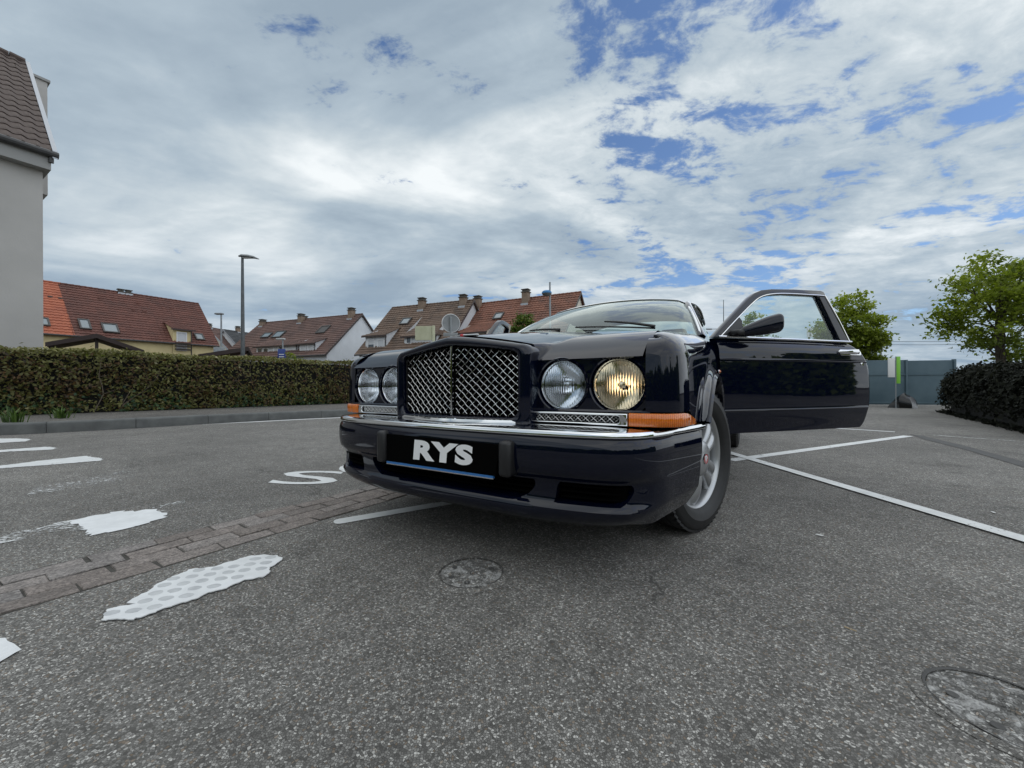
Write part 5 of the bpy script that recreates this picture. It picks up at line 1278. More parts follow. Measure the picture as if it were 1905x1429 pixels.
# --- lamp panels with four headlamps
lamp_pos = {(1, 'in'): (.472, .7015), (1, 'out'): (.685, .7015)}
panel_v = lambda u: .205 + .050*max(0, abs(u)-.40)
for sgn in (1, -1):
    olp = [(.368, .612), (.770, .612), (.785, .625), (.785, .796), (.368, .798)]
    v, f = fill2d([densify(olp, .03), circle(.472, .7015, .105, 56), circle(.685, .7015, .105, 56)], 0.0)
    v = [(sgn*p[0], panel_v(p[0])+.002, p[1]) for p in v]
    b = MB(); b.add(v, f); pan = cpart('lamp_panel', b, 'paint')
    P = np.zeros((30, 5, 3))
    for i, u in enumerate(np.linspace(.345, .80, 30)):
        e = sstep(u, .72, .80)*.02
        P[i] = [(sgn*u, panel_v(u)+.006, .613), (sgn*u, panel_v(u)-.010, .611), (sgn*u, panel_v(u)-.016+e*.3, .605), (sgn*u, panel_v(u)-.012, .599), (sgn*u, panel_v(u)+.03, .598)]
    b = MB(); b.grid(P, flip=(sgn < 0)); cpart('lamp_sill', b, 'paint')
    for key in ('in', 'out'):
        u0, w0 = lamp_pos[(1, key)]; v0 = panel_v(u0)
        h = bpy.data.objects.new('headlamp', None); COL.objects.link(h); h.parent = car; h.location = (sgn*u0, v0, w0)
        if key == 'out' and sgn > 0: h['label'] = 'lit headlamp glowing warm'
        Rm = Matrix.Rotation(math.pi/2, 4, 'X')       # lathe axis z becomes -y (forwards)
        b = MB(); b.lathe([(.1075, -.002), (.1045, .004), (.100, .0), (.099, -.03), (.097, -.07)], 56, Rm); cpart('lamp_tunnel', b, 'paint', h)
        b = MB(); b.lathe([(.097, -.030), (.0965, -.018), (.093, -.013), (.0895, -.018), (.0885, -.028)], 56, Rm); cpart('bezel', b, 'chrome', h)
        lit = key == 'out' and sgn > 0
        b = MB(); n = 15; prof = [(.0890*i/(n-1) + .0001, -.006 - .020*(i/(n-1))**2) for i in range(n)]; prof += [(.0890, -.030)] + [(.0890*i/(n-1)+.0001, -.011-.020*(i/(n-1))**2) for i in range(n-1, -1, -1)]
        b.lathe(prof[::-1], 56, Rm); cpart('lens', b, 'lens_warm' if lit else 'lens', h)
        b = MB(); prof = [(.088*math.sin(t*math.pi/2), -.105 + .072*(math.sin(t*math.pi/2))**2) for t in np.linspace(.05, 1, 22)]; b.lathe(prof, 56, Rm); cpart('reflector', b, 'reflector_glow' if lit else 'reflector', h)
        b = MB(); b.lathe([(.0001, -.050), (.012, -.052), (.014, -.058), (.013, -.066)], 20, Rm); cpart('bulb_shield', b, 'chrome', h)
        if lit:
            b = MB(); b.lathe([(.0001, -.062), (.007, -.066), (.009, -.075), (.007, -.085), (.0001, -.09)], 12, Rm)
            cpart('bulb', b, 'bulb', h)
# --- bright strip with mesh vents, amber indicators
for sgn in (1, -1):
    v, f = fill2d([densify([(.338, .5565), (.728, .5565), (.728, .6005), (.338, .6005)], .03), densify(rrect(.362, .5645, .700, .5925, .012, 4), .03)], .003, .0042, 2)
    vt = [(sgn*p[0], panel_v(p[0]) - .020 - p[2], p[1]) for p in v]
    b = MB(); b.add(vt, [q if sgn < 0 else q[::-1] for q in f]); vent = cpart('vent_trim', b, 'chrome', sharp=50)
    b = MB(); b.grid([[(sgn*u, panel_v(u)-.006, w) for w in (.557, .600)] for u in np.linspace(.345, .725, 9)]); cpart('vent_backing', b, 'black', vent, smooth=False)
    mb = MB(); pv, phv = .0150, .0140
    for fam in (1, -1):
        for k in range(-6, 30):
            pts = []
            for q in np.linspace(.565, .592, 9):
                x = .362 + (k - fam*(q-.565)/phv)*pv
                if .363 < x < .699: pts.append((sgn*x, panel_v(x)-.013+.0012*math.sin(math.pi*((x-.362)/pv)), q))
            if len(pts) > 2: mb.tube(pts, .00125, 4, cap=False)
    mb.build('vent_mesh', M['steel_wire'], vent, kind='stuff')
    # indicator wraps round the wing corner
    pts = [(u, panel_v(u)-.023) for u in np.linspace(.732, .79, 8)]
    q = np.array([OUT[i]-[0, 0] for i in range(len(OUT))]); tn = np.gradient(OUT, axis=0); tn /= np.linalg.norm(tn, axis=1)[:, None]; nn = np.stack([tn[:, 1], -tn[:, 0]], 1)
    off = OUT + nn*.006; kk = [i for i in range(len(off)) if off[i, 0] > .80 and off[i, 1] < .40][::6]
    line = spline(np.r_[np.array(pts)[::2], off[kk]], 50); P = np.zeros((50, 6, 3))
    for i, (u, v) in enumerate(line):
        t = i/49; hi = .6025 - .024*sstep(t, .62, 1)**1.6 ; lo = .5565; tn_ = line[min(i+1, 49)]-line[max(i-1, 0)]; tn_ /= np.linalg.norm(tn_); n_ = np.array([tn_[1], -tn_[0]])
        for j, (fz, dd) in enumerate(((0, -.02), (.0, 0), (.08, .004), (.92, .003), (1, -.001), (1, -.03))): P[i, j] = (sgn*(u+n_[0]*dd), v+n_[1]*dd, lo+(hi-lo)*fz)
    b = MB(); b.grid(P, flip=(sgn < 0)); b.f += [tuple(range(6)), tuple(49*6+k for k in range(6))]; cpart('indicator', b, 'amber', sharp=50)
    # side repeater on the wing
    b = MB(); b.lathe([(.0001, .014), (.006, .012), (.011, .005), (.012, 0)], 16, Matrix.Translation((sgn*.921, 1.325, .775)) @ Matrix.Rotation(sgn*math.pi/2, 4, 'Y') @ Matrix.Scale(2.6, 4, (0, 1, 0))); cpart('side_repeater', b, 'amber')
    b = MB(); b.lathe([(.0125, .0), (.0135, .004), (.0125, .007)], 20, Matrix.Translation((sgn*.921, 1.325, .775)) @ Matrix.Rotation(sgn*math.pi/2, 4, 'Y') @ Matrix.Scale(2.6, 4, (0, 1, 0))); cpart('repeater_rim', b, 'chrome')

# --- bumper: plan curve swept with a section, corners included, openings cut by the grid
BC = np.array([(0, .032), (.15, .0325), (.3, .035), (.45, .043), (.6, .061), (.70, .086), (.765, .125), (.808, .185), (.838, .262), (.862, .345), (.892, .45), (.912, .525)])
BF = spline(np.r_[BC[:0:-1]*[-1, 1], BC], 321)
tn = np.gradient(BF, axis=0); tn /= np.linalg.norm(tn, axis=1)[:, None]; BN = np.stack([tn[:, 1], -tn[:, 0]], 1)
prof = [(-.012, .5265), (.002, .524), (.010, .512), (.0145, .495), (.016, .475), (.0155, .45), (.013, .425), (.008, .405), (-.001, .392), (-.010, .384), (-.014, .376), (-.016, .366), (-.017, .352), (-.018, .338), (-.018, .324), (-.017, .312), (-.013, .303), (-.004, .296), (.004, .286), (.006, .272), (.001, .256), (-.012, .240), (-.034, .226), (-.07, .216)]
n1, n2 = len(BF), len(prof)
P = np.zeros((n1, n2, 3))
ARC = np.r_[0, np.cumsum(np.linalg.norm(np.diff(BF, axis=0), axis=1))]; ARC -= ARC[-1]/2
for i in range(n1):
    e = float(sstep(abs(ARC[i]), .80, 1.30)); smooth_face = float(sstep(abs(ARC[i]), .78, .95))
    for j, (d, w) in enumerate(prof):
        dd = d
        if w < .40: dd = d*(1-smooth_face) + smooth_face*(.010 - .012*((.40-w)/.18) - .016*((.40-w)/.18)**3)
        if w < .30: dd -= .05*float(sstep(abs(ARC[i]), .35, .9))*((.30-w)/.08)*(1-smooth_face*.5)
        low = .220 + .022*e; w2 = w if w > .45 else .45 - (.45-w)*(.45-low)/(.45-.216)
        P[i, j] = (*(BF[i] + BN[i]*dd), w2)
P[..., 2] = .7-(.7-P[..., 2])*1.03
# openings as zones of the grid (columns by lateral position, rows 10..15)
hole = np.zeros((n1-1, n2-1), bool)
def barc(u): return float(np.interp(u, BF[:, 0], ARC))
E1, E2, E3 = barc(.445), barc(.525), barc(.780)
J0, J1 = 10, 16
def idx_of(a): return int(np.argmin(np.abs(ARC-a)))
cols = {}
for e in (E1, E2, E3):
    for sg in (1, -1): cols[(e, sg)] = idx_of(sg*e)
for i in range(n1-1):
    for j in range(J0, J1):
        if cols[(E1, -1)] <= i < cols[(E1, 1)] or cols[(E2, 1)] <= i < cols[(E3, 1)] or cols[(E3, -1)] <= i < cols[(E2, -1)]: hole[i, j] = True
# slide grid columns so that the opening ends lean and their corners round off
Pn = P.copy()
for j in range(n2):
    t = np.clip((j-J0)/(J1-J0), 0, 1)
    for i in range(n1):
        da = 0.0
        for e, lean, rad in ((E1, -.075, 1), (E2, .010, -1), (E3, -.060, 1)):
            for sg in (1, -1):
                k = math.exp(-((ARC[i]-sg*e)/.07)**2)
                curve_ = (lean*t*t) + (-rad*.018*(math.exp(-(t/.16)**2)))
                da += sg*curve_*k*(1 if J0-1 <= j <= J1+1 else max(0, 1-.35*(abs(j-(J0 if j < J0 else J1))-1)))
        q = np.clip(np.interp(ARC[i]+da, ARC, np.arange(n1)), 0, n1-1.001); k0 = int(q); f_ = q-k0
        Pn[i, j] = P[k0, j]*(1-f_)+P[k0+1, j]*f_
P = Pn
b = MB(); b.v = [tuple(p) for p in P.reshape(-1, 3)]
for i in range(n1-1):
    for j in range(n2-1):
        if not hole[i, j]: b.f.append((i*n2+j, i*n2+j+1, (i+1)*n2+j+1, (i+1)*n2+j))
# turn the rims of the openings inwards
edge = {}
for q in b.f:
    for a, c in zip(q, q[1:]+q[:1]): edge[(a, c)] = edge.get((a, c), 0)+1
back = {}
for (a, c) in list(edge):
    if (c, a) not in edge:
        ia, ja = divmod(a, n2); ic, jc = divmod(c, n2)
        if 0 < ia < n1-1 and 0 < ja < n2-1 and 0 < ic < n1-1 and 0 < jc < n2-1:
            for k in (a, c):
                if k not in back:
                    i, j = divmod(k, n2); back[k] = len(b.v); p = P[i, j]; b.v.append((p[0]-BN[i, 0]*.075*1.0, p[1]-BN[i, 1]*.075, p[2] + (.006 if j < 13 else .006)))
            b.f.append((a, back[a], back[c], c))
bumper = cpart('front_bumper', b, 'paint', sharp=32)
# bright strip on the bumper top
BF2 = spline(np.r_[np.array([[-.924, .585]]), BF[::8], np.array([[.924, .585]])], n1); tn = np.gradient(BF2, axis=0); tn /= np.linalg.norm(tn, axis=1)[:, None]; BN2 = np.stack([tn[:, 1], -tn[:, 0]], 1)
P2 = np.zeros((n1, 8, 3))
for i in range(n1):
    for j, (d, w) in enumerate(((-.125, .5585), (-.060, .5555), (-.012, .5520), (.004, .5485), (.009, .540), (.0085, .531), (.003, .5262), (-.014, .5255))): P2[i, j] = (*(BF2[i] + BN2[i]*d), .7-(.7-w)*1.03)
b = MB(); b.grid(P2); b.f += [tuple(range(8)), tuple((n1-1)*8+k for k in range(8))[::-1]]; cpart('chrome_strip', b, 'chrome', bumper)
# second thin bright lip in front of the radiator shell
b = MB(); pts = [(u, prow(u)-.012 if False else .074+.085*(abs(u)/.39)**1.5+.05*sstep(abs(u), .35, .375), .558) for u in np.linspace(-.374, .374, 25)]; b.tube(pts, .009, 8); cpart('shell_lip', b, 'chrome', bumper)
# slats in the intakes and a black box behind
b = MB(); b.box((-.74, .145, .275), (.74, .155, .40)); b.box((-.70, .24, .245), (.70, .30, .60)); cpart('intake_backing', b, 'black', bumper, smooth=False)
for (ua, ub) in ((-.42, .42), (.52, .77), (-.77, -.52)):
    for w in (.310, .330, .350):
        P3 = [(u, np.interp(u, BF[:, 0], BF[:, 1]) + .045, w) for u in np.linspace(ua, ub, 15)]; b = MB()
        G = np.zeros((15, 4, 3))
        for i, p in enumerate(P3): G[i] = [(p[0], p[1], p[2]-.0025), (p[0], p[1]+.03, p[2]+.002), (p[0], p[1]+.03, p[2]+.006), (p[0], p[1], p[2]+.0025)]
        b.grid(G, cv=True); cpart('intake_slat', b, 'black', bumper)
# plate and overriders
pl = bpy.data.objects.new('number_plate', None); COL.objects.link(pl); pl.parent = bumper
PV = .008
TLc, TRc, BRc, BLc = (-.282, .489), (.318, .486), (.300, .370), (-.282, .370)
def platept(s_, t_): a = np.array(BLc)*(1-s_)*(1-t_) + np.array(BRc)*s_*(1-t_) + np.array(TLc)*(1-s_)*t_ + np.array(TRc)*s_*t_; return a
b = MB(); c4 = [platept(0, 0), platept(1, 0), platept(1, 1), platept(0, 1)]
b.add([(p[0], PV, p[1]) for p in c4] + [(p[0], PV+.03, p[1]) for p in c4], [(0, 1, 2, 3), (7, 6, 5, 4), (0, 4, 5, 1), (1, 5, 6, 2), (2, 6, 7, 3), (3, 7, 4, 0)])
plate_o = cpart('number_plate_base', b, 'black', bumper, smooth=False); bpy.data.objects.remove(pl); plate_o.name = 'number_plate'
b = MB(); q = [platept(-.0, -.005), platept(.985, -.005), platept(.985, -.075), platept(-.0, -.075)]; b.add([(p[0], PV-.002, p[1]) for p in q] + [(p[0], PV+.01, p[1]) for p in q], [(3, 2, 1, 0), (0, 1, 5, 4), (1, 2, 6, 5), (2, 3, 7, 6), (3, 0, 4, 7)]); cpart('plate_strip', b, 'plate_blue', plate_o, smooth=False)
b = MB(); q = [platept(-.0, -.076), platept(.99, -.076), platept(.99, -.105), platept(-.0, -.105)]; b.add([(p[0], PV-.003, p[1]) for p in q] + [(p[0], PV+.01, p[1]) for p in q], [(3, 2, 1, 0), (0, 1, 5, 4), (1, 2, 6, 5), (2, 3, 7, 6), (3, 0, 4, 7)]); cpart('plate_edge', b, 'chrome', plate_o, smooth=False)
def onplate(x, y):          # photo pixel to plate plane
    r = ray(x, y); cx_, cy_ = -CX0, -CY0
    c = np.array([cx_*math.cos(TH)-cy_*math.sin(TH), cx_*math.sin(TH)+cy_*math.cos(TH)]); d = np.array([r[0]*math.cos(TH)-math.sin(TH), r[0]*math.sin(TH)+math.cos(TH)])
    t = (PV-.004-c[1])/d[1]; return np.array([c[0]+t*d[0], CAM_H+t*r[2]])
v, f = text_vf('RYS', .0, .055, 1.0, 1.12); lo, hi = v.min(0), v.max(0); uvn = (v-lo)/(hi-lo+1e-9)
A, B_, C_, D_ = onplate(768, 855), onplate(878, 867.5), onplate(881, 829), onplate(771, 817.5)
q = []
for p in uvn:
    s_, t_ = p[0], p[1]; w = A*(1-s_)*(1-t_) + B_*s_*(1-t_) + C_*s_*t_ + D_*(1-s_)*t_; q.append((w[0], PV-.003, w[1]))
b = MB(); b.add(q, f); cpart('lettering', b, 'white_paint_flat', plate_o, smooth=False)
for (u0, u1, w0, w1) in ((-.334, -.283, .362, .503), (.320, .372, .372, .503)):
    b = MB(); b.box((u0, -.010, w0), (u1, .085, w1), .014); cpart('overrider', b, 'black_plastic', bumper, sharp=50)
# winged badge on the bonnet tip
bad = bpy.data.objects.new('winged_badge', None); COL.objects.link(bad); bad.parent = car; bad.location = (-.005, .19, float(crest(.19))-.002)
for sg in (1, -1):
    for k, (ln, th_) in enumerate(((.075, 0), (.066, 10), (.054, 20))):
        b = MB(); a = math.radians(th_); v = []
        pts = [(.008, .0), (.03, .006+.004*k), (ln, .012+.010*k), (ln+.006, .018+.010*k), (ln-.006, .022+.010*k), (.02, .012+.004*k)]
        vv_, ff_ = fill2d([pts], .0022, .0008); b.add([(sg*p[0], p[1]+.004*k, p[2]+.006-.010*abs(p[0])) for p in vv_], ff_); cpart('feather', b, 'chrome', bad)
b = MB(); b.lathe([(.0001, .012), (.010, .011), (.0125, .008), (.013, 0)], 24, Matrix.Translation((0, .012, .0)) @ Matrix.Scale(1.3, 4, (0, 1, 0))); cpart('badge_centre', b, 'red_enamel', bad)

# --- wheels
def wheel(u, v, steer, side, twist=0.0):
    w = bpy.data.objects.new('wheel', None); COL.objects.link(w); w.parent = car; w.location = (side*u, v, WR); w.rotation_euler = (0, 0, steer + (0 if side > 0 else math.pi))
    R = Matrix.Rotation(math.pi/2, 4, 'Y')                # axis along +x (outer side)
    hwid = .125
    pr = [(.236, -.095), (.258, -.118), (.290, -.128), (.318, -.124), (.338, -.108), (.346, -.085)]
    for g in (-.055, -.018, .018, .055): pr += [(.3475, g-.006), (.3405, g-.004), (.3405, g+.004), (.3475, g+.006)]
    pr += [(.346, .085), (.338, .108), (.330, .1165), (.3285, .1185), (.318, .124), (.292, .1285), (.289, .130), (.286, .1285), (.262, .122), (.246, .110), (.236, .095)]
    b = MB(); b.lathe(pr, 96, R)
    for k in range(60):
        a = 2*math.pi*k/60
        for sg in (1, -1):
            c_, s_ = math.cos(a), math.sin(a)
            Mk = R @ Matrix.Rotation(a, 4, 'Z') @ Matrix.Translation((.3405, 0, sg*.088)) @ Matrix.Rotation(sg*.35, 4, 'X')
            b.box((-.004, -.0115, -.024), (.0065, .0115, .024), 0, Mk)
    tyre = cpart('tyre', b, 'black_rubber', w, sharp=40)
    b = MB(); b.lathe([(.218, .045), (.222, .075), (.228, .090), (.234, .098), (.240, .100), (.240, .094), (.236, .088)], 72, R); rim = cpart('rim', b, 'alloy', w); b = MB(); b.lathe([(.225, -.10), (.215, -.03), (.212, .02), (.2185, .046)], 72, R); cpart('rim_barrel', b, 'alloy_dark', w)
    b = MB(); b.lathe([(.0001, -.02), (.20, -.02)], 40, R); cpart('brake_disc', b, 'galv_dark', w)
    # five pairs of spokes
    for k in range(5):
        for sg in (1, -1):
            a0 = math.radians(-90 + 72*k) + twist; b = MB(); P = np.zeros((9, 8, 3))
            for i, t in enumerate(np.linspace(0, 1, 9)):
                r = .055 + (.221-.055)*t; off = sg*(.0225 + .0165*t); hw_ = .019 + .0135*t; z = .108 - .006*t - .020*t**4 + .006*math.sin(math.pi*t); th_ = .034
                cs = [(-1, -1), (-1, .1), (-.75, .75), (-.25, 1), (.25, 1), (.75, .75), (1, .1), (1, -1)]
                for j, (x_, y_) in enumerate(cs):
                    P[i, j] = (r, off + hw_*x_, z - th_/2 + th_/2*y_)
            b.grid(P, cv=True); b.f += [tuple(range(8)), tuple(64+j for j in range(8))[::-1]]
            Mk = R @ Matrix.Rotation(a0, 4, 'Z'); b.v = [tuple(Mk @ Vector(p)) for p in b.v]; cpart('spoke', b, 'alloy', w, sharp=45)
    b = MB(); b.lathe([(.0001, .127), (.030, .126), (.062, .121), (.080, .114), (.087, .104), (.088, .07)], 40, R); cpart('hub_cap', b, 'alloy', w)
    for k in range(5):
        a = math.radians(-54+72*k)+twist; b = MB(); b.lathe([(.0001, .1235), (.004, .1232), (.0055, .119)], 10, R @ Matrix.Translation((.046*math.cos(a), .046*math.sin(a), 0))); cpart('hub_screw', b, 'galv', w)
    b = MB(); b.lathe([(.0001, .1305), (.0225, .130)], 32, R); cpart('emblem', b, 'red_enamel', w)
    b = MB(); b.lathe([(.0220, .1308), (.0255, .131), (.027, .1265)], 32, R); cpart('emblem_ring', b, 'chrome', w)
    vt, ft = text_vf('B', .0006, .006, .030); Mt = Matrix.Translation((.1312, 0, 0)) @ Matrix.Rotation(math.radians(18), 4, 'X') @ Matrix.Rotation(math.pi/2, 4, 'Z') @ Matrix.Rotation(math.pi/2, 4, 'X')
    b = MB(); b.add([tuple(Mt @ Vector(p)) for p in vt], ft); cpart('emblem_letter', b, 'frame_white', w, smooth=False)
    return w
wheel(.776, AX_F, -math.radians(17), 1); wheel(.776, AX_F, -math.radians(17), -1); wheel(.792, AX_R, 0, 1, .3); wheel(.792, AX_R, 0, -1, .3)

# --- rear body: quarter panels round to the tail, boot, floor, sills
RO = spline([(.918, 2.742), (.928, 3.2), (.934, 3.985), (.925, 4.5), (.90, 4.9), (.86, 5.12), (.78, 5.24), (.60, 5.30), (.3, 5.325), (0, 5.33)], 500)
tn = np.gradient(RO, axis=0); tn /= np.linalg.norm(tn, axis=1)[:, None]; RN = np.stack([tn[:, 1], -tn[:, 0]], 1)
def rtop(v): return pchip(v, [2.74, 3.3, 4.0, 4.7, 5.1, 5.34], [1.003, 1.003, .99, .965, .945, .93])
P = np.zeros((250, 34, 3))
for i in range(250):
    o, n = RO[i*2], RN[i*2]; v = o[1]; wt, a, bb_ = float(rtop(v)), .15, .14; lo = arch_low(v, AX_R, .25, .30) if v < 5.0 else .33
    if abs(v-AX_R) >= ARCH: lo = .25 if v < AX_R else .30
    sh = wt-bb_
    for j in range(22): w = lo+(sh-lo)*j/22; P[i, j] = (*(o-n*barrel(w, sh)), w)
    for j in range(12): t = math.pi/2*j/11; d = barrel(sh, sh)+(a-barrel(sh, sh))*(1-math.cos(t)); P[i, 22+j] = (*(o-n*d), sh+bb_*math.sin(t))
for sgn in (1, -1):
    b = MB(); b.grid(P if sgn > 0 else mir(P), flip=(sgn < 0)); cpart('rear_quarter', b, 'paint')
    Q = np.zeros((30, 2, 3))
    for i, a in enumerate(np.radians(np.linspace(200, -20, 30))): Q[i, 0] = (sgn*.90, AX_R+.39*math.cos(a), WR+.39*math.sin(a)); Q[i, 1] = (sgn*.5, AX_R+.39*math.cos(a), WR+.39*math.sin(a))
    b = MB(); b.grid(Q); cpart('wheel_well', b, 'black')
    b = MB(); b.box((sgn*.74, 1.34, .22), (sgn*.895, 3.60, .395), .02); cpart('sill', b, 'paint')
    b = MB(); b.box((sgn*.78, 5.20, .70), (sgn*.50, 5.33, .80), .02); cpart('tail_lamp', b, 'red_enamel')
inner_r = P[:, -1]; k = [i for i in range(250)]
B2 = np.zeros((250, 21, 3))
for i in range(250):
    for j, s_ in enumerate(np.linspace(1, -1, 21)): B2[i, j] = (inner_r[i, 0]*s_, inner_r[i, 1], inner_r[i, 2] + .02*(1-s_*s_))
m_ = inner_r[:, 1] > 3.9; b = MB(); b.grid(B2[m_]); cpart('boot_lid', b, 'paint')
b = MB(); b.box((-.80, 5.22, .36), (.80, 5.40, .56), .05); b.box((-.93, 4.6, .36), (-.80, 5.36, .56), .05); b.box((.80, 4.6, .36), (.93, 5.36, .56), .05); cpart('rear_bumper', b, 'paint')
b = MB(); b.box((-.74, .45, .205), (.74, 5.15, .25)); b.box((-.74, 3.4, .25), (.74, 5.15, .80)); cpart('underbody_light_block', b, 'black', smooth=False)  # dark floor plate and box added below the body to block light

# --- screen, pillars, roof, rear window
SB = spline([(-.795, 1.640, 1.012), (-.70, 1.575, 1.037), (-.4, 1.495, 1.062), (0, 1.465, 1.076), (.4, 1.495, 1.062), (.70, 1.575, 1.037), (.795, 1.640, 1.012)], 41)
ST = spline([(-.598, 2.345, 1.372), (-.54, 2.315, 1.397), (-.3, 2.275, 1.424), (0, 2.26, 1.434), (.3, 2.275, 1.424), (.54, 2.315, 1.397), (.598, 2.345, 1.372)], 41)
P = np.zeros((14, 41, 3))
for i, t in enumerate(np.linspace(0, 1, 14)):
    P[i] = SB*(1-t)+ST*t; P[i, :, 2] += .030*math.sin(math.pi*t); P[i, :, 1] -= .015*math.sin(math.pi*t)
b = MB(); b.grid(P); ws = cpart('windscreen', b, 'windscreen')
def edge_strip(curve, offs, name, mat, r=.007): b = MB(); b.tube(curve + np.array(offs), r, 8); return cpart(name, b, mat)
edge_strip(P[-1], (0, -.003, .004), 'screen_top_trim', 'chrome', .006)
for c_ in (0, -1): edge_strip(P[:, c_], (.004*(1 if c_ else -1), -.004, .006), 'screen_side_trim', 'chrome', .009)
RT = [(2.26, 1.434), (2.6, 1.452), (3.0, 1.440), (3.35, 1.395)]
# roof sections from the screen to the rear window
nu = 41; rows = []
rv = np.linspace(0, 1, 24)
for t in rv:
    v_c = 2.26 + 1.10*t; top = float(pchip(v_c, [2.26, 2.6, 3.0, 3.36], [1.436, 1.455, 1.445, 1.402])); drop = .060+.01*t; row = []
    for u in np.linspace(-1, 1, nu):
        ue = .602 + .02*math.sin(math.pi*t); x = ue*u; z = top - drop*abs(u)**2.6; vv2 = v_c + .085*(u*u)*(1-t); row.append((x, vv2, z))
    rows.append(row)
P = np.array(rows); P[0] = ST + np.array([0, .004, .004]); b = MB(); b.grid(P); cpart('roof', b, 'paint')
rail = {}
for sgn in (1, -1):
    pil = np.array([(.800, 1.645, 1.008), (.752, 1.80, 1.105), (.690, 2.02, 1.228), (.632, 2.24, 1.338), (.612, 2.35, 1.372), (.628, 2.60, 1.392), (.632, 2.9, 1.388), (.622, 3.2, 1.358), (.618, 3.36, 1.325)])
    c_ = spline(pil, 60); c_[:, 0] *= sgn; b = MB(); b.tube(c_, np.r_[np.linspace(.024, .019, 30), np.full(30, .022)], 10); cpart('roof_pillar', b, 'paint')
    b = MB(); b.tube(c_ + np.array([sgn*.020, .004, .006]), .006, 6); cpart('drip_rail', b, 'chrome')
    # rear side window and rear pillar
    q = np.array([[(.632, 2.80, 1.385), (.622, 3.10, 1.368), (.618, 3.22, 1.345)], [(.70, 2.78, 1.19), (.69, 3.15, 1.19), (.685, 3.38, 1.19)], [(.775, 2.76, 1.003), (.775, 3.2, 1.003), (.77, 3.52, 1.0)]]); q[..., 0] *= sgn
    b = MB(); b.grid(q); cpart('quarter_window', b, 'side_glass')
    q = np.array([[(.618, 3.22, 1.345), (.618, 3.36, 1.325)], [(.685, 3.38, 1.19), (.68, 3.62, 1.17)], [(.77, 3.52, 1.0), (.76, 3.92, .995)]]); q[..., 0] *= sgn
    b = MB(); b.grid(q); cpart('rear_pillar', b, 'paint')
q = np.zeros((10, 21, 3))
for i, t in enumerate(np.linspace(0, 1, 10)):
    for j, u in enumerate(np.linspace(-1, 1, 21)):
        q[i, j] = (u*(.602+.14*t), 3.36+.56*t+.05*(1-u*u)*t, (1.402-.065*abs(u)**2.6)*(1-t)+.995*t+.03*math.sin(math.pi*t))
b = MB(); b.grid(q); cpart('rear_window', b, 'side_glass')
# wipers
def onscreen(s_, t_): i = (s_+.795)/1.59*40; k = int(np.clip(i, 0, 39)); f_ = i-k; a_ = SB[k]*(1-f_)+SB[k+1]*f_; c_ = ST[k]*(1-f_)+ST[k+1]*f_; p = a_*(1-t_)+c_*t_; p = p + np.array([0, -.015*math.sin(math.pi*t_)-.006, .03*math.sin(math.pi*t_)+.014]); return p
for (s0_, s1_, t0, t1) in ((.52, -.02, .015, .075), (-.12, -.62, .02, .07)):
    pts = np.array([onscreen(s0_+(s1_-s0_)*q, t0+(t1-t0)*q) for q in np.linspace(0, 1, 12)]); b = MB(); b.tube(pts, .006, 6); wi = cpart('wiper', b, 'black_plastic')
    pts2 = np.array([onscreen(s0_-.0+(s1_-s0_)*q*.62, t0+.0+(t1-t0)*q*.9+.05*math.sin(q*1.6)) for q in np.linspace(0, 1, 9)]) + np.array([0, -.012, .012]); b = MB(); b.tube(pts2, np.linspace(.011, .006, 9), 6); cpart('wiper_arm', b, 'black_plastic', wi)

# --- cabin: floor, dashboard, wheel, seats
b = MB(); b.box((-.74, 1.5, .25), (.74, 3.5, .30)); b.box((-.74, 1.42, .30), (.74, 1.52, .93)); b.box((-.74, 3.42, .30), (.74, 3.5, .96)); cpart('cabin_floor', b, 'cabin', smooth=False)
P = np.zeros((25, 6, 3))
for i, u in enumerate(np.linspace(-.77, .77, 25)):
    vb = np.interp(u, SB[:, 0], SB[:, 1])
    P[i] = [(u, vb+.0, np.interp(u, SB[:, 0], SB[:, 2])-.02), (u, vb+.15, .99), (u, vb+.34, .985), (u, vb+.40, .95), (u, vb+.40, .80), (u, vb+.30, .6)]
b = MB(); b.grid(P, flip=True); cpart('dashboard', b, 'cabin')
b = MB(); Mw = Matrix.Translation((.38, 2.08, .93)) @ Matrix.Rotation(math.radians(65), 4, 'X'); pts = [Mw @ Vector((.19*math.cos(a), .19*math.sin(a), 0)) for a in np.linspace(0, 2*math.pi, 33)]; b.tube([tuple(p) for p in pts], .014, 8, cap=False)
for a in (0, 120, 240): p = Mw @ Vector((.18*math.cos(math.radians(a+90)), .18*math.sin(math.radians(a+90)), 0)); q_ = Mw @ Vector((0, 0, -.03)); b.tube([tuple(p), tuple(q_)], .014, 6)
cpart('steering_wheel', b, 'black_plastic')
for u in (.38, -.38):
    b = MB(); b.box((u-.25, 2.25, .34), (u+.25, 2.80, .56), .06); st = cpart('seat', b, 'cream_leather')
    b = MB(); b.box((-.24, -.07, 0), (.24, .07, .62), .06, Matrix.Translation((u, 2.80, .48)) @ Matrix.Rotation(math.radians(-18), 4, 'X')); cpart('seat_back', b, 'cream_leather', st)
    b = MB(); b.box((u-.13, 3.00, 1.09), (u+.13, 3.10, 1.26), .04); cpart('headrest', b, 'cream_leather', st)
b = MB(); b.box((-.65, 3.25, .35), (.65, 3.42, .95), .05); cpart('rear_seat', b, 'cream_leather')
b = MB(); b.box((-.11, 2.16, 1.345), (.11, 2.19, 1.40), .012); cpart('rear_view_mirror', b, 'black_plastic')

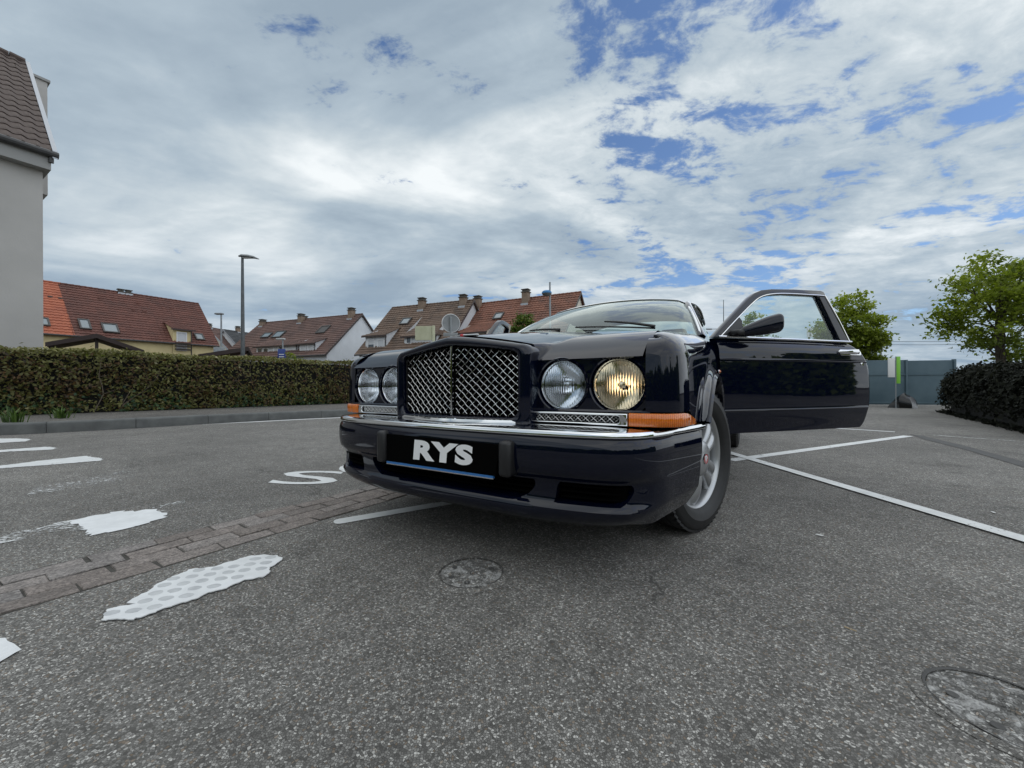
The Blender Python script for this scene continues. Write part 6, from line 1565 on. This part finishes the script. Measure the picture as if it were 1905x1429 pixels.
# --- doors, both open on their front hinges
DL = 1.318
skin = [(.002, .405), (.110, .402), (.70, .406), (1.262, .410), (1.290, .440), (1.303, .50), (1.318, .606), (1.317, .72), (1.310, .80), (1.283, .874), (1.232, .925), (1.165, .975), (1.10, .986), (.5, .983), (.10, .976), (.002, .970)]
def door_bulge(t, w):           # outward shape of the skin
    x = .020*(1-((w-.66)/.33)**2) - .012*((t-.65)/.65)**2
    x += .004*math.exp(-((w-.545)/.006)**2)*(1 if w < .545 else .5) - .012*sstep(.55-w, 0, .14)
    x += .0035*math.exp(-((w-.853)/.004)**2)
    x -= .030*max(0, (w-.90)/.085)**2
    return float(x)
def make_door(sgn, ang, label):
    d = bpy.data.objects.new('door', None); COL.objects.link(d); d.parent = car; d['label'] = label
    hx, hy = .915, 1.467; d.location = (sgn*hx, hy, 0); d.rotation_euler = (0, 0, -sgn*ang)
    # door space: closed door runs along +y; outward = sgn*x
    def bd(name, mb, mat, parent=None, **k): return mb.build(name, M[mat], parent or d, **k)
    S = np.array(skin); low = S[:, 1] < .97
    ws_ = np.r_[np.linspace(.405, .50, 8), np.linspace(.515, .575, 16), np.linspace(.59, .83, 12), np.linspace(.84, .866, 12), np.linspace(.88, .985, 14)]
    rear_w = [.405, .410, .440, .50, .606, .72, .80, .874, .925, .975, .986]; rear_t = [1.255, 1.262, 1.290, 1.303, 1.318, 1.317, 1.310, 1.283, 1.232, 1.165, 1.12]
    P = np.zeros((len(ws_), 42, 3)); I_ = P.copy()
    for i, w in enumerate(ws_):
        tr = float(pchip(w, rear_w, rear_t)); wl = w
        for j, q in enumerate(np.r_[np.linspace(0, .9, 26), np.linspace(.91, 1, 16)]):
            t = .002 + (tr-.002)*q; edge = .018*sstep(q, .965, 1)**2; P[i, j] = (sgn*(door_bulge(t, w)-edge), t, w); I_[i, j] = (sgn*-.085, t*.985+.006, w)
    b = MB(); b.grid(P, flip=(sgn < 0)); b.grid(I_, flip=(sgn > 0))
    for A_, B__ in ((P[0], I_[0]), (P[-1], I_[-1])): b.grid(np.stack([A_, B__], 0))
    b.grid(np.stack([P[:, 0], I_[:, 0]], 0)); b.grid(np.stack([P[:, -1], I_[:, -1]], 0)); bd('door_skin', b, 'paint', sharp=40)
    lean = .30; ln = lambda w: -.012 - lean*(w-.975)
    # window frame: outer and inner outlines in (t, w)
    outl = [(-.030, .985), (.159, 1.125), (.345, 1.262), (.400, 1.296), (.466, 1.322), (.56, 1.337), (.764, 1.350), (1.020, 1.358), (1.046, 1.352), (1.066, 1.30), (1.102, 1.165), (1.150, .990)]
    inl = [(.030, .990), (.205, 1.115), (.385, 1.236), (.45, 1.268), (.53, 1.290), (.66, 1.304), (.958, 1.313), (.972, 1.309), (.980, 1.28), (1.000, 1.165), (1.034, .998)]
    v, f = fill2d([densify(outl, .05) + [] , densify(inl, .05)], .016, .004)
    bd('window_frame', MB().add([(sgn*(ln(p[1])-.02+p[2]), p[0], p[1]) for p in v], [q if sgn > 0 else q[::-1] for q in f]), 'paint', sharp=40)
    # black centre pillar on the rear edge of the frame, bright beads round it
    v, f = fill2d([[(.976, 1.309), (1.024, 1.309), (1.066, 1.165), (1.112, .996), (1.036, .996), (1.004, 1.165)]], .003); bd('frame_pillar', MB().add([(sgn*(ln(p[1])+.004+p[2]), p[0], p[1]) for p in v], [q if sgn > 0 else q[::-1] for q in f]), 'black_plastic', smooth=False)
    def bead(pts, r, nm='bright_bead'):
        c = spline(pts, 50); b = MB(); b.tube([(sgn*(ln(p[1])+.004), p[0], p[1]) for p in c], r, 6); bd(nm, b, 'chrome')
    bead([(.022, .990), (.197, 1.117), (.377, 1.240), (.445, 1.274), (.53, 1.296), (.66, 1.310), (.958, 1.319), (1.03, 1.319)], .0045)
    bead([(1.036, 1.325), (1.066, 1.235), (1.096, 1.125), (1.122, .995)], .005)
    b = MB(); b.tube([(sgn*(-.004), t, .989) for t in (.0, .5, 1.13)], .0065, 6); bd('waist_bead', b, 'chrome')
    v, f = fill2d([inl], .0015); bd('door_glass', MB().add([(sgn*(ln(p[1])-.012+p[2]), p[0], p[1]) for p in v], f), 'side_glass', smooth=False)
    # crease bead, handle, lock
    b = MB(); b.tube([(sgn*(door_bulge(t, .853)+.001), t, .845+.018*t) for t in np.linspace(.01, 1.27, 20)], .0022, 5); bd('coach_line', b, 'chrome' if False else 'paint')
    b = MB(); P = np.zeros((16, 8, 3))
    for i, q in enumerate(np.linspace(0, 1, 16)):
        t = .985 + .205*q; lift = .022*math.sin(math.pi*min(1, max(0, q)))**.5 + .002; hh = .011 + .006*q - .008*(q > .98) - .006*(q < .03)
        for k in range(8): a = 2*math.pi*k/8; P[i, k] = (sgn*(door_bulge(t, .915)+lift+.007*math.cos(a)), t, .917+.004*q+hh*math.sin(a))
    b.grid(P, cv=True); b.f += [tuple(range(8)), tuple(120+k for k in range(8))]; hd = bd('door_handle', b, 'chrome')
    b = MB(); v, f = fill2d([rrect(.995, .894, 1.21, .934, .018, 4)], .002, .001); b.add([(sgn*(door_bulge(p[0], p[1])+.003+p[2]), p[0], p[1]) for p in v], [q if sgn > 0 else q[::-1] for q in f]); bd('handle_cup', b, 'chrome', hd)
    b = MB(); b.lathe([(.0001, .006), (.009, .006), (.012, .002), (.013, 0)], 16, Matrix.Translation((sgn*(door_bulge(1.218, .837)), 1.218, .837)) @ Matrix.Rotation(sgn*math.pi/2, 4, 'Y')); bd('door_lock', b, 'chrome')
    # mirror on a black sail panel
    v, f = fill2d([[(.028, .992), (.200, .992), (.218, 1.10), (.205, 1.118)]], .006); sail = bd('mirror_sail', MB().add([(sgn*(ln(p[1])+.002+p[2]), p[0], p[1]) for p in v], [q if sgn > 0 else q[::-1] for q in f]), 'black_plastic', smooth=False)
    return d
def door_point(x, y, dn):       # photo pixel to (t, w) on a plane dn in front of the left door
    pass
OPEN = math.radians(40.65)
dl = make_door(1, OPEN, 'left door standing wide open'); dr = make_door(-1, math.radians(24), 'right door standing open on the far side')
def mirror(d, sgn):
    # housing: fat at its outer end, tapering to the arm; axis runs outwards from the sail
    m = bpy.data.objects.new('door_mirror', None); COL.objects.link(m); m.parent = d
    st = [(.015, .024, 1.012, .024, .020), (.04, .030, 1.018, .034, .029), (.08, .040, 1.028, .046, .038), (.13, .050, 1.041, .056, .047), (.18, .056, 1.053, .062, .054), (.225, .058, 1.062, .062, .056), (.245, .056, 1.065, .050, .046), (.251, .055, 1.065, .02, .02)]
    st = np.array(st); q = np.linspace(0, 1, 26); par = np.linspace(0, 1, len(st)); S = np.stack([pchip(q, par, st[:, k]) for k in range(5)], 1)
    return m, S
for d, sgn in ((dl, 1), (dr, -1)):
    m, S = mirror(d, sgn); b = MB(); P = np.zeros((len(S), 20, 3)); mdir = np.array([sgn*.46, .83]); mdir /= np.linalg.norm(mdir); mn = np.array([mdir[1]*sgn, -mdir[0]*sgn])*sgn
    o_ = np.array([sgn*.0, .120])
    for i, (s_, dn, w, ry, rz) in enumerate(S):
        for k in range(20):
            a = 2*math.pi*k/20; ca_, sa_ = math.cos(a), math.sin(a); ce = math.copysign(abs(ca_)**.7, ca_); se = math.copysign(abs(sa_)**.7, sa_)
            pxy = o_ + mdir*s_ + np.array([mn[0], mn[1]])*(ry*ce); P[i, k] = (pxy[0], pxy[1], w + rz*se)
    b.grid(P, cv=True); b.f += [tuple(range(20))[::-1], tuple((len(S)-1)*20+k for k in range(20))]; b.build('mirror_housing', M['paint'], m, True, 50)
    b = MB(); b.box((-.02, .09, .995), (.05, .19, 1.03), .012); b.v = [(sgn*p[0], p[1], p[2]) for p in b.v]; b.build('mirror_foot', M['black_plastic'], m, True, 50)
